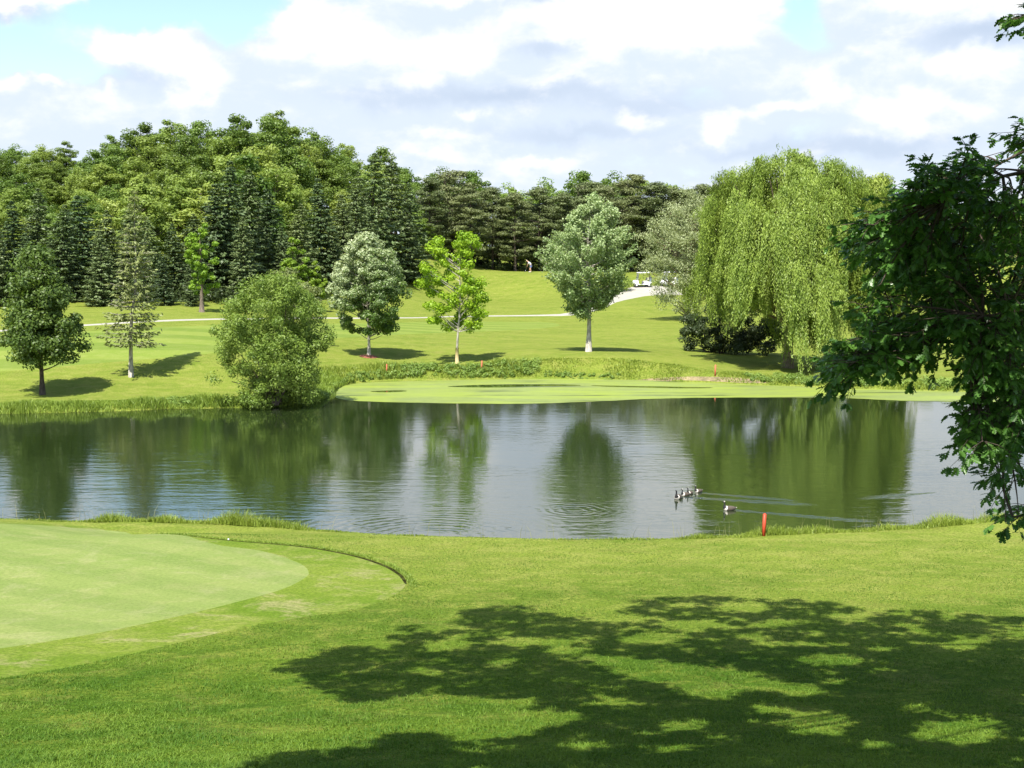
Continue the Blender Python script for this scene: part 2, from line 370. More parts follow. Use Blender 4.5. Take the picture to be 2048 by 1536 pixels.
M = {}
M['rough'] = grassmat('rough_grass', (.042,.090,.007), (.088,.143,.012), (.165,.200,.030), fine=.85, dry=.38, drycol=(.175,.175,.045),
                      far=((.118,.168,.022),(.162,.205,.032),(.218,.235,.056)))
M['fringe'] = grassmat('fringe_grass', (.090,.148,.014), (.135,.182,.025), (.185,.208,.052), fine=.6, dry=.75, drycol=(.24,.225,.105), bump=.3)
M['green'] = grassmat('green_grass', (.160,.212,.056), (.180,.224,.066), (.210,.236,.082), fine=.32, bump=.2, dry=.4, stripes=(2.6, .5, .35), drycol=(.27,.27,.13))
M['fair'] = grassmat('fairway_grass', (.155,.212,.036), (.18,.225,.046), (.21,.245,.064), fine=.3, stripes=(8.0, .10, .65), bump=.25)
M['path'] = pmat('pale_concrete', (.33,.31,.265), .8, .10, .8, bump=.3, bscale=6)
M['soil'] = pmat('bank_soil', (.22,.17,.095), .95, .4, 1.2, bump=.8, bscale=5)
M['edge'] = pmat('lip_shade_strip', (.030,.032,.010), .95, .5, 3, spec=0.0)  # edge groove left flat; the shade of its lip is put into this colour

def build_ground():
    pts = []
    y = -10.0
    while y < 440:
        s = min(max(.50, (y+4)*.0125), 4.5) if y > 12 else 1.5
        half = max(30, .50*y + 14); xs = np.arange(-half, half, s*1.15)
        off = rnd.uniform(-.3, .3, (len(xs), 2))*s
        pts += [(x + o[0], y + o[1]) for x, o in zip(xs, off)]
        y += s
    for x in np.arange(-620, 621, 17):
        for y in np.arange(-200, 860, 17):
            if -12 < y < 442 and abs(x) < max(30, .50*y+14) + 4: continue
            pts.append((x + rnd.uniform(-1, 1), y + rnd.uniform(-1, 1)))
    for x in np.arange(-1500, 1501, 75):
        for y in np.arange(-900, 2200, 75):
            if abs(x) < 640 and -220 < y < 880: continue
            pts.append((x + rnd.uniform(-1, 1), y + rnd.uniform(-1, 1)))
    for a in range(24): pts.append((4500*math.cos(a*math.pi/12), 4500*math.sin(a*math.pi/12))); pts.append((2900*math.cos(a*math.pi/12+.1), 2900*math.sin(a*math.pi/12+.1)))
    pts = np.array(pts)
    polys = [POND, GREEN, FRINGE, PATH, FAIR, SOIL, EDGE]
    keep = np.ones(len(pts), bool)
    for pl in polys: keep &= seg_dist(pts, pl) > .14
    pts = pts[keep]; V = [Vector(p) for p in pts]; E = []
    for pl in polys:
        n0 = len(V); n = len(pl)
        q = []
        for i in range(n):
            a, b = pl[i], pl[(i+1) % n]; L = np.linalg.norm(b-a); k = max(1, int(L/max(.6, .02*abs(a[1]))))
            for j in range(k): q.append(a + (b-a)*j/k)
        V += [Vector(p) for p in q]; E += [(n0+i, n0+(i+1) % len(q)) for i in range(len(q))]
    v, e, f, ov, oe, of = delaunay_2d_cdt(V, E, [], 0, 1e-4)
    v = np.array([tuple(p) for p in v]); f = np.array([t[:3] for t in f])
    a, b, c = v[f[:,0]], v[f[:,1]], v[f[:,2]]
    ar = (b[:,0]-a[:,0])*(c[:,1]-a[:,1]) - (b[:,1]-a[:,1])*(c[:,0]-a[:,0])
    f[ar < 0] = f[ar < 0][:, ::-1]
    z = np.concatenate([zt(v[i:i+4000]) for i in range(0, len(v), 4000)])
    V3 = np.column_stack([v, z]); cen = v[f].mean(1)
    reg = np.zeros(len(f), int)
    reg[inside(cen, FAIR)] = 1; reg[inside(cen, PATH)] = 2; reg[inside(cen, SOIL) & ~inside(cen, POND)] = 3
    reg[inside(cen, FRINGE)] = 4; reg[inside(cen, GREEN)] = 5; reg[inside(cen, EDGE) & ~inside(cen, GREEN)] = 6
    for k, (nm, m) in enumerate((('ground','rough'),('fairway','fair'),('cart_path','path'),('bank_soil','soil'),('fringe','fringe'),('putting_green','green'),('lip_shade_strip','edge'))):
        ff = f[reg == k]
        if not len(ff): continue
        u, inv = np.unique(ff.ravel(), return_inverse=True)
        o = mesh_np(nm, V3[u], np.full(len(ff), 3), inv, M[m], smooth=True)
        tag(o, kind='structure')
build_ground()

# water --------------------------------------------------------------
def build_water():
    m, t, b = newmat('pond_water'); tc = t.put('ShaderNodeTexCoord'); o = tc.outputs['Object']
    b.inputs['Base Color'].default_value = (.014, .024, .007, 1); b.inputs['Roughness'].default_value = .055
    b.inputs['IOR'].default_value = 3.0; b.inputs['Specular IOR Level'].default_value = .5
    w1 = t.noise(t.mapping(o, rot=(0,0,.08), scl=(.35, 1, 1)), 1.6, 3, .5, .3)
    w2 = t.noise(t.mapping(o, rot=(0,0,-.15), scl=(.5, 1, 1)), 6.0, 2, .5)
    gust = t.ramp(t.noise(t.mapping(o, scl=(.4, 1, 1)), .12, 3, .5), .35, .65)
    sp = t.put('ShaderNodeSeparateXYZ'); t.set(sp, 0, o)
    near = t.ramp(sp.outputs[1], 95.0, 58.0)
    amp = t.math('MULTIPLY', t.math('ADD', t.math('MULTIPLY', gust, .7), .35), t.math('ADD', t.math('MULTIPLY', near, .85), .15))
    h = t.math('MULTIPLY', t.math('ADD', w1, t.math('MULTIPLY', w2, .24)), t.math('MULTIPLY', amp, .40))
    # ring ripples spreading from rises
    def rings(cx, cy, r0, r1, lam, a):
        nonlocal h
        u = t.math('SUBTRACT', sp.outputs[0], cx); v = t.math('SUBTRACT', sp.outputs[1], cy)
        r = t.math('SQRT', t.math('ADD', t.math('MULTIPLY', u, u), t.math('MULTIPLY', v, v)))
        s = t.math('SINE', t.math('MULTIPLY', t.math('ADD', r, t.math('MULTIPLY', w1, .8)), 2*math.pi/lam))
        k = t.math('MULTIPLY', t.ramp(r, r0*.5, r0), t.ramp(r, r1, r0*1.05))
        h = t.math('ADD', h, t.math('MULTIPLY', t.math('MULTIPLY', s, k), a))
    c = wat(860, 1075); rings(c[0], c[1], 1.5, 8.0, .5, .07)
    c = wat(1150, 1020); rings(c[0], c[1], .5, 2.6, .42, .07)
    # wakes: a band of choppy water behind each swimming bird
    def wake(p0, p1, w, a):
        nonlocal h
        p0, p1 = wat(*p0), wat(*p1); d = p1 - p0; L = np.linalg.norm(d[:2]); d = d/L
        u = t.math('SUBTRACT', sp.outputs[0], float(p0[0])); v = t.math('SUBTRACT', sp.outputs[1], float(p0[1]))
        al = t.math('ADD', t.math('MULTIPLY', u, float(d[0])), t.math('MULTIPLY', v, float(d[1])))
        ac = t.math('ADD', t.math('MULTIPLY', u, float(-d[1])), t.math('MULTIPLY', v, float(d[0])))
        wd = t.math('ADD', t.math('MULTIPLY', al, w), .12)
        q = t.math('DIVIDE', ac, wd); q = t.math('EXPONENT', t.math('MULTIPLY', t.math('MULTIPLY', q, q), -1.5))
        k = t.math('MULTIPLY', t.math('MULTIPLY', t.ramp(al, -.2, .3), t.ramp(al, L, L*.35)), q)
        n = t.noise(t.mapping(o, scl=(.6, 1, 1)), 3.2, 4, .6)
        h = t.math('ADD', h, t.math('MULTIPLY', t.math('MULTIPLY', t.math('SUBTRACT', n, .5), k), a))
    wake((1362,994),(1660,1012), .055, 5.5); wake((1402,986),(1620,1004), .055, 5.0); wake((1462,1020),(1770,1046), .035, 6.5)
    wake((1870,985),(1690,1000), .10, 1.6)
    bp = t.put('ShaderNodeBump'); t.set(bp, 'Height', h); bp.inputs['Strength'].default_value = 1.0; bp.inputs['Distance'].default_value = .032
    t.set(b, 'Normal', bp.outputs[0])
    c = POND.mean(0)
    q = np.array([[-140, 30], [160, 30], [160, 130], [-140, 130]], float)
    V = [(x, y, 0.0) for x, y in q]
    tag(mesh_np('water', V, [4], [0,1,2,3], m), kind='structure')
build_water()

def jag(poly, amp, step, seed):
    r = np.random.default_rng(seed); out = []
    for i in range(len(poly)):
        a, b = poly[i], poly[(i+1) % len(poly)]; L = np.linalg.norm(b-a); k = max(1, int(L/step))
        for j in range(k): out.append(a + (b-a)*j/k)
    out = np.array(out); nx = np.convolve(r.normal(0, 1, len(out)+8), np.ones(5)/2.2, 'same')[4:-4]
    return out + np.stack([r.normal(0, .3, len(out))*amp, nx*amp], 1)
def build_algae():
    m, t, b = newmat('algae_mat'); tc = t.put('ShaderNodeTexCoord'); o = tc.outputs['Object']
    n1 = t.noise(t.mapping(o, scl=(.3, 1, 1)), .35, 4, .6, .3); n2 = t.noise(t.mapping(o, scl=(.5,1,1)), 2.5, 5, .7); n3 = t.noise(o, 14, 3, .7)
    col = t.mix(t.ramp(n1, .35, .65), (.215,.275,.035), (.16,.20,.055)); col = t.mix(t.math('MULTIPLY', t.ramp(n2, .4, .7), .5), col, (.26,.31,.07))
    col = t.mix(t.math('MULTIPLY', t.ramp(n3, .55, .75), .4), col, (.06,.08,.02))
    # thin places where dark water shows
    n4 = t.noise(t.mapping(o, loc=(7,3,0), scl=(.16, 1, 1)), .5, 4, .55, .2)
    col = t.mix(t.math('MULTIPLY', t.ramp(n4, .56, .66), .8), col, (.03,.042,.014))
    t.set(b, 'Base Color', col); b.inputs['Roughness'].default_value = .55; b.inputs['Specular IOR Level'].default_value = .35
    bp = t.put('ShaderNodeBump'); t.set(bp, 'Height', n2); bp.inputs['Strength'].default_value = .4; bp.inputs['Distance'].default_value = .03
    t.set(b, 'Normal', bp.outputs[0])
    A = smooth_poly(np.array([wat(*p)[:2] for p in [(672,790),(690,771),(760,764),(900,760.5),(1100,757.5),(1300,761),(1500,768),(1650,774),(1800,779),(2048,788),(2400,797),
        (2400,815),(2048,809),(1950,805),(1800,801),(1700,797),(1600,796),(1500,795),(1330,797),(1200,803),(1050,808),(850,806),(720,803),(680,798)]]), 3)
    A = jag(A, .10, .5, 4); n = len(A)
    holes = [smooth_poly(np.array([wat(*p)[:2] for p in q]), 3) for q in ([(895,773),(960,770),(1040,769),(1130,769),(1160,771.5),(1060,773),(1000,775),(930,775)],
             [(1190,771),(1300,773),(1420,775),(1400,777),(1300,776),(1200,773)], [(740,783),(800,781),(812,783),(770,785)])]
    holes = [jag(h, .05, .4, 11+i) for i, h in enumerate(holes)]
    V = [Vector(p) for p in A]; E = [(i, (i+1) % n) for i in range(n)]
    for h in holes:
        k = len(V); V += [Vector(p) for p in h]; E += [(k+i, k+(i+1) % len(h)) for i in range(len(h))]
    v, e, f, *_ = delaunay_2d_cdt(V, E, [], 0, 1e-4)
    v = np.array([tuple(p) for p in v]); f = np.array([q[:3] for q in f]); c = v[f].mean(1)
    k = inside(c, A)
    for h in holes: k &= ~inside(c, h)
    f = f[k]; V3 = np.column_stack([v, np.full(len(v), .012)])
    a, b_, c_ = v[f[:,0]], v[f[:,1]], v[f[:,2]]
    ar = (b_[:,0]-a[:,0])*(c_[:,1]-a[:,1]) - (b_[:,1]-a[:,1])*(c_[:,0]-a[:,0]); f[ar < 0] = f[ar < 0][:, ::-1]
    o = mesh_np('algae', V3, np.full(len(f), 3), f, m); tag(o, 'yellow green mat of floating algae along the far side of the pond', 'algae', kind='stuff')
build_algae()

# ------------------------------------------------------------------ foliage primitives
def unit(v): return v/(np.linalg.norm(v, axis=-1, keepdims=True) + 1e-9)
def leaf_quads(C, N, L, W, rng, Dv=None):
    """rhombic leaves: centre, normal, length, width"""
    n = len(C); N = unit(N)
    if Dv is None: Dv = rng.normal(size=(n, 3))
    A = Dv - (Dv*N).sum(1)[:, None]*N; A = unit(A); B = np.cross(N, A)
    L = np.broadcast_to(L, (n,))[:, None]; W = np.broadcast_to(W, (n,))[:, None]
    V = np.stack([C - A*L*.5, C + B*W*.5 - A*L*.06, C + A*L*.5, C - B*W*.5 - A*L*.06], 1).reshape(-1, 3)
    return V
def quads_obj(name, V, mat, parent=None, tone=None):
    n = len(V)//4
    return mesh_np(name, V, np.full(n, 4), np.arange(n*4), mat, parent, attrs=None if tone is None else {'tone': np.repeat(tone, 4)})
def clump_leaves(cent, rad, per, size, rng, flat=.75, updir=.35, jitter=.5, aspect=.55, outer=.35):
    """leaves on the shells of clumps"""
    n = len(cent)*per; c = np.repeat(cent, per, 0); r = np.repeat(rad, per)
    d = unit(rng.normal(size=(n, 3))); rr = r*rng.uniform(0, 1, n)**outer
    C = c + d*rr[:, None]*np.array([1, 1, flat]); N = d*1.0 + rng.normal(size=(n, 3))*jitter + np.array([0, 0, updir])
    s = size*rng.uniform(.65, 1.35, n)
    return C, N, s, leaf_quads(C, N, s, s*aspect, rng)
def envelope(n, prof, H, R, rng, zb, lumps=.22, power=.55, sq=1.0):
    """clump centres under a crown outline; prof(t) radius share at height share t"""
    t = rng.uniform(0, 1, n*4); keep = rng.uniform(0, 1, n*4) < np.array([prof(x) for x in t])**1.1 + .05; t = t[keep][:n]
    th = rng.uniform(0, 2*math.pi, len(t)); k = np.array([prof(x) for x in t])
    lum = 1 + lumps*np.sin(th*3 + t*5 + rng.uniform(0, 6)) + lumps*.7*np.sin(th*5 - t*9 + rng.uniform(0, 6))
    rho = R*k*lum*rng.uniform(0, 1, len(t))**power
    return np.stack([np.cos(th)*rho, np.sin(th)*rho*sq, zb + t*(H-zb)], 1), t
def trunk_mb(mb, H, r0, rng, lean=(0, 0), top=.85, n=9, flare=1.5, rt=.12):
    ts = np.linspace(0, top, n); w = np.cumsum(rng.normal(0, .012*H, (n, 2)), 0)*ts[:, None]
    pts = np.column_stack([w[:,0] + lean[0]*ts, w[:,1] + lean[1]*ts, ts*H]); pts[0, 2] = -.15
    rad = r0*(1 - ts*(1-rt)/top); rad[0] *= flare; mb.tube(pts, rad, 8)
    return lambda z: np.array([np.interp(z, pts[:,2], pts[:,0]), np.interp(z, pts[:,2], pts[:,1]), z])
def limbs(mb, at, targets, rng, r=.05, z0=.2, rise=.45, n=5):
    for c in targets:
        hd = math.hypot(c[0], c[1]); zs = max(z0, c[2] - hd*rise - rng.uniform(0, .6))
        a = at(zs); b = np.asarray(c); mid = (a+b)/2 + np.array([0, 0, -.08*hd]) + rng.normal(0, .05*hd+.02, 3)
        u = np.linspace(0, 1, n)[:, None]; pts = (1-u)**2*a + 2*u*(1-u)*mid + u*u*b
        rr = r*(.6 + .06*hd); mb.tube(pts, np.linspace(rr, rr*.25, n), 5, cap=False)
def egg(t, lo=.35, p=1.0):
    return math.sin(math.pi*min(1, max(0, (t**p*.94+.03))))**.7 if True else 0

def deciduous(name, H, R, mat, bark, seed, ncl=70, per=90, leaf=.34, zb=.22, prof=None, trunk_r=None, lumps=.2, tone=None, rad=.17, flat=.7, nl=None, lean=(0,0), power=.5, aspect=.6, sq=1.0, jitter=.5):
    rng = np.random.default_rng(seed); prof = prof or (lambda t: max(.05, math.sin(math.pi*(t*.86+.12)))**.75)
    root = empty(name, (0, 0, 0))
    c, t = envelope(ncl, prof, H*.97, R*(1-rad*.8), rng, H*zb + rad*R*.5, lumps, power, sq)
    c[:, 0] += lean[0]*c[:, 2]/H; c[:, 1] += lean[1]*c[:, 2]/H
    r = R*rad*rng.uniform(.7, 1.45, len(c)); C, N, s, V = clump_leaves(c, r, per, leaf, rng, flat, aspect=aspect, jitter=jitter)
    tn = None
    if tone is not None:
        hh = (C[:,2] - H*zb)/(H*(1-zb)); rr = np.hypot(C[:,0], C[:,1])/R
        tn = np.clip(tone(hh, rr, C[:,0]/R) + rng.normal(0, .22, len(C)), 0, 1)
    mb = MB(); at = trunk_mb(mb, H, trunk_r or H*.022, rng, lean, top=.86)
    limbs(mb, at, c[:nl or max(12, len(c)//3)], rng, r=(trunk_r or H*.022)*.42, z0=H*zb*.8)
    mb.build('trunk', bark, root, True); quads_obj('crown', V, mat, root, tn)
    return root
def spruce(name, H, R, mat, bark, seed, levels=34, zb=.03, sparse=1.0, droop=.25, spray=.55, trunk_r=None, per=14, lean=(0,0), powr=.85):
    rng = np.random.default_rng(seed); root = empty(name, (0, 0, 0)); mb = MB()
    at = trunk_mb(mb, H, trunk_r or H*.013, rng, lean, top=.99, n=10, flare=1.3, rt=.06)
    Cs, Ns, Ds, Ss = [], [], [], []
    for i in range(levels):
        t = zb + (1-zb)*(i + rng.uniform(0, .8))/levels; z = t*H*.985; L0 = R*(1-t)**powr*rng.uniform(.78, 1.12) + .12
        if t < .12: L0 *= .75 + 2*t
        nb = int(rng.integers(5, 9)*sparse) + 1; ph = rng.uniform(0, 6.28)
        for j in range(nb):
            a = ph + j*2*math.pi/nb + rng.normal(0, .25); L = L0*rng.uniform(.65, 1.12); o = at(z)
            dz = -droop*L*rng.uniform(.5, 1.4); dr = np.array([math.cos(a), math.sin(a), 0]); sd = np.array([-math.sin(a), math.cos(a), 0])
            k = max(4, int(per*(.35 + L/R))); u = rng.uniform(.12, 1, k)**.8
            sag = dz*u + .18*L*u**3
            wd = (1-u)*.30*L + .10
            pos = o + dr*(u*L)[:, None] + sd*(rng.uniform(-1, 1, k)*wd)[:, None] + np.array([0, 0, 1])*(sag + rng.normal(0, .05, k) - .10*rng.uniform(0, 1, k))[:, None]
            Cs.append(pos); Ns.append(np.array([0, 0, 1.]) + rng.normal(0, .55, (k, 3)) + dr*.35)
            Ds.append(dr*1.0 + sd*rng.normal(0, .5, (k, 1)) + np.array([0, 0, -.35])); Ss.append(spray*(.6 + .5*L/R)*rng.uniform(.7, 1.3, k))
            if L > .35*R and rng.uniform() < .6:
                uu = np.linspace(0, 1, 4); mb.tube(o + dr*(uu*L*.85)[:, None] + np.array([0,0,1])*(dz*uu + .18*L*uu**3)[:, None], np.linspace(.035, .012, 4)*(H/15), 4, cap=False)
    C = np.concatenate(Cs); S = np.concatenate(Ss)
    V = leaf_quads(C, np.concatenate(Ns), S, S*.42, rng, np.concatenate(Ds))
    mb.build('trunk', bark, root, True); quads_obj('crown', V, mat, root); return root
def pine(name, H, R, mat, bark, seed, ncl=46, per=110, leaf=.42, zb=.28):
    rng = np.random.default_rng(seed); root = empty(name, (0,0,0)); mb = MB(); at = trunk_mb(mb, H, H*.014, rng, top=.95, n=9, flare=1.2, rt=.1)
    t = rng.uniform(0, 1, ncl); th = rng.uniform(0, 6.28, ncl); rho = R*(np.sin(math.pi*(t*.8+.17))**.7)*rng.uniform(.25, 1.0, ncl)
    c = np.stack([np.cos(th)*rho, np.sin(th)*rho, H*zb + t*H*(1-zb)*.97], 1); r = R*rng.uniform(.2, .38, ncl)
    C, N, s, V = clump_leaves(c, r, per, leaf, rng, .32, updir=.7, jitter=.6, aspect=.35)
    limbs(mb, at, c, rng, r=.10, z0=H*zb*.7, rise=.15)
    mb.build('trunk', bark, root, True); quads_obj('crown', V, mat, root); return root
def copy_tree(o, parent=None):
    kids = [c for c in bpy.data.objects if c.parent == o]
    c = o.copy(); COL.objects.link(c)
    if parent is not None: c.parent = parent
    for k in kids: copy_tree(k, c)
    return c

LM = {}
LM['dec'] = leafmat('leaves_mid', ((.060,.130,.016), (.160,.250,.034), (.21,.28,.056)), objvar=.38)
LM['dec2'] = leafmat('leaves_light', ((.13,.215,.025), (.26,.345,.055), (.29,.36,.085)), objvar=.30)
LM['spruce'] = leafmat('needles_spruce', ((.042,.090,.036), (.125,.190,.068), (.16,.20,.070)), transl=.12, objvar=.35)
LM['pine'] = leafmat('needles_pine', ((.055,.090,.026), (.130,.165,.050), (.15,.17,.065)), transl=.15, objvar=.3)
BK = barkmat('bark_grey', (.16,.13,.10)); BKL = barkmat('bark_light', (.40,.37,.31)); BKD = barkmat('bark_dark', (.09,.07,.055)); BKW = barkmat('bark_willow', (.17,.14,.09))

# ------------------------------------------------------------------ woods
OUTLINE = np.array([(-400,300),(-100,290),(0,286),(60,292),(130,288),(165,270),(205,278),(250,258),(280,246),(340,238),(400,243),(450,238),(500,222),(530,208),(575,226),(600,266),(640,256),(680,268),(705,292),(745,292),(790,300),(815,335),(870,340),(900,330),(945,345),(980,342),(1005,368),(1060,366),(1100,352),(1150,342),(1200,350),(1260,338),(1310,352),(1345,366),(1420,380),(1700,400),(1900,400),(2048,395),(2500,390)], float)
ORD = ['first','second','third','fourth','fifth','sixth','seventh','eighth','ninth','tenth','eleventh','twelfth','thirteenth','fourteenth','fifteenth','sixteenth','seventeenth','eighteenth','nineteenth','twentieth']
def ordn(i):
    if i < 20: return ORD[i]
    tens = {2:'twenty',3:'thirty',4:'forty'}[(i+1)//10]; r = (i+1) % 10
    return {20:'twentieth',30:'thirtieth',40:'fortieth'}[i+1] if r == 0 else tens + '-' + ORD[r-1]
def build_woods():
    rng = np.random.default_rng(21)
    protos = {'dec': [], 'light': [], 'spruce': [], 'pine': []}
    bank = empty('x', (0,0,0)); bpy.data.objects.remove(bank)
    H0 = 14.0*FS
    for i in range(5):
        protos['dec'].append(deciduous('leafy_tree', H0, [4.2, 4.8, 3.8, 4.5, 5.0][i]*FS, LM['dec'], BK, 100+i, ncl=120, per=150, leaf=.30*FS, zb=.08, lumps=.13, rad=.22, aspect=.7))
    for i in range(2): protos['light'].append(deciduous('leafy_tree', H0, [4.4, 4.0][i]*FS, LM['dec2'], BK, 120+i, ncl=110, per=150, leaf=.29*FS, zb=.08, lumps=.15, rad=.22, aspect=.7))
    for i in range(5): protos['spruce'].append(spruce('spruce_tree', H0, [3.3, 3.7, 3.0, 3.5, 4.0][i]*FS, LM['spruce'], BKD, 140+i, levels=44, per=32, spray=.46*FS, powr=.72))
    for i in range(3): protos['pine'].append(pine('pine_tree', H0, [3.6, 4.2, 3.4][i]*FS, LM['pine'], BKD, 160+i, ncl=85, per=200, zb=.17, leaf=.31*FS))
    used = {}
    def place(kind, px_, top, D, wide=1.0, base=None, **kw):
        D = g(D, px_); i = int(rng.integers(len(protos[kind]))); p = protos[kind][i]
        x = (px_-CX)/F*D; zg = z1(x, D) - .1; ztop = P(px_, top, D)[2]; s = (ztop - zg)/H0
        if s < .25: s = .25
        if (kind, i) not in used: o = p; used[(kind, i)] = 1
        else: o = copy_tree(p)
        o.location = (x, D, zg); o.rotation_euler = (0, 0, rng.uniform(0, 6.28)); w = wide*(s**.8)*1.02*rng.uniform(.9, 1.12)
        o.scale = (w, w, s); tag(o, **kw); return o
    # rows of leafy trees on the hill, back to front
    rows = [(222, 0, 66, 'along the skyline of the wooded hill'), (208, 26, 62, 'in the row just below the hill skyline'), (195, 58, 62, 'half way down the wooded hill'), (182, 98, 66, 'low on the wooded hill'), (170, 128, 60, 'at the foot of the wooded hill')]
    for ri, (D, dy, step, where) in enumerate(rows):
        xs = np.arange(-40 - ri*20, 830 if ri else 1420, step)
        if ri == 4: xs = xs[xs < 440]
        for i, px_ in enumerate(xs):
            px_ = px_ + rng.uniform(-14, 14); top = np.interp(px_, OUTLINE[:,0], OUTLINE[:,1]) + dy + rng.uniform(-12, 12)
            if ri == 0: top = np.interp(px_, OUTLINE[:,0], OUTLINE[:,1]) + rng.uniform(-2, 6)
            kind = 'light' if rng.uniform() < (.06, .20, .42, .5, .5)[ri] else 'dec'
            DD = D + rng.uniform(-4, 4)
            sh = 'pale green' if kind == 'light' else 'mid green'
            place(kind, px_, top, DD, 1.12, label='%s leafy tree %s, %s from the left' % (sh, where, ordn(i)), cat='tree', group='leafy trees on the wooded hill')
    # conifers along the foot of the hill
    spl = [(-60,385,150),(-12,400,151),(38,392,153),(85,375,155),(128,405,152),(172,388,156),(215,410,153),(262,402,156),(305,430,152),(350,440,154),(392,425,157),(428,362,156),(462,318,158),(505,330,160),(548,368,158),(600,400,160),(640,352,161),(684,385,162),(715,345,166),(745,298,168),(785,310,169),(828,360,170)]
    for i, (px_, top, D) in enumerate(spl):
        place('spruce', px_, top + rng.uniform(-6, 6), D + 1, 1.12, label='dark blue green spruce in the conifer row, %s from the left' % ordn(i), cat='spruce', group='spruces at the foot of the hill')
    for i, (px_, top, D) in enumerate([(0,450,149),(60,462,150),(200,455,150),(330,505,149.5),(385,515,149.5),(490,430,153),(570,450,154),(665,440,158),(820,430,166),(700,470,159)]):
        place('spruce', px_, top, D, 1.0, label='lower spruce standing in front of the conifer row, %s from the left' % ordn(i), cat='spruce', group='lower spruces in front of the conifer row')
    pl = [(862,352,176),(905,335,178),(940,375,175),(985,372,178),(1030,384,176),(1078,372,179),(1125,384,177),(1170,358,180),(1215,365,177),(1262,346,180),(1308,362,178),(1352,370,180),(1400,366,182),(1450,362,182)]
    for i, (px_, top, D) in enumerate(pl):
        place('pine', px_, top, D, 1.1, label='olive dark pine with bare lower trunk behind the tee, %s from the left' % ordn(i), cat='pine', group='pines behind the tee')
    pl2 = [(880,410,184),(925,400,186),(1000,405,186),(1055,400,186),(1100,405,185),(1150,395,187),(1195,400,185),(1240,390,187),(1290,392,186),(1335,398,187),(1380,376,187),(1430,368,188),(1475,366,189),(1530,364,189)]
    for i, (px_, top, D) in enumerate(pl2):
        place('pine', px_, top, D, 1.3, label='dark pine filling the second row behind the tee, %s from the left' % ordn(i), cat='pine', group='second row of pines behind the tee')
    # right-hand wood behind the willow
    for i, (px_, top, D) in enumerate([(1500,360,190),(1570,352,192),(1640,358,190),(1710,370,188),(1780,400,185),(1850,400,186),(1920,405,184),(1985,395,186),(2050,390,184),(2130,385,186),(2210,380,184)]):
        place('dec', px_, top, D, 1.25, label='leafy tree in the wood to the right of the willow, %s from the left' % ordn(i), cat='tree', group='leafy trees right of the willow')
    for i, px_ in enumerate(range(850, 1440, 48)):
        place('dec', px_, 455 + rng.uniform(-10, 10), 193, 1.5, label='low leafy tree in the shade behind the pines, %s from the left' % ordn(i), cat='tree', group='low trees in the shade behind the pines')
    # brambly undergrowth at the feet of the pines and spruces
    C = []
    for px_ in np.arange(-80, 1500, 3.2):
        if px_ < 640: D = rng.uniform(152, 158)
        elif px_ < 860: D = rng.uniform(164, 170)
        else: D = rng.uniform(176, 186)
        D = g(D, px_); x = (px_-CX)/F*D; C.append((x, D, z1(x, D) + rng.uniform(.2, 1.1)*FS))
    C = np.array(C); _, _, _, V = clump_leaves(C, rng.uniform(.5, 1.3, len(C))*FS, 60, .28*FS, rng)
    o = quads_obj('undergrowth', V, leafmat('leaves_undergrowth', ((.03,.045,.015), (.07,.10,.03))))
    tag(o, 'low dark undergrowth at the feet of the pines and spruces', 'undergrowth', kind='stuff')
build_woods()

def put(root, px_, py, rz=0, **kw):
    h = hit(px_, py); root.location = [float(v) for v in h]; root.rotation_euler = (0, 0, rz); tag(root, **kw); return h
def mheight(px_, base, top): h = hit(px_, base); return (P(px_, top, h[1])[2] - h[2]), h[1]/F

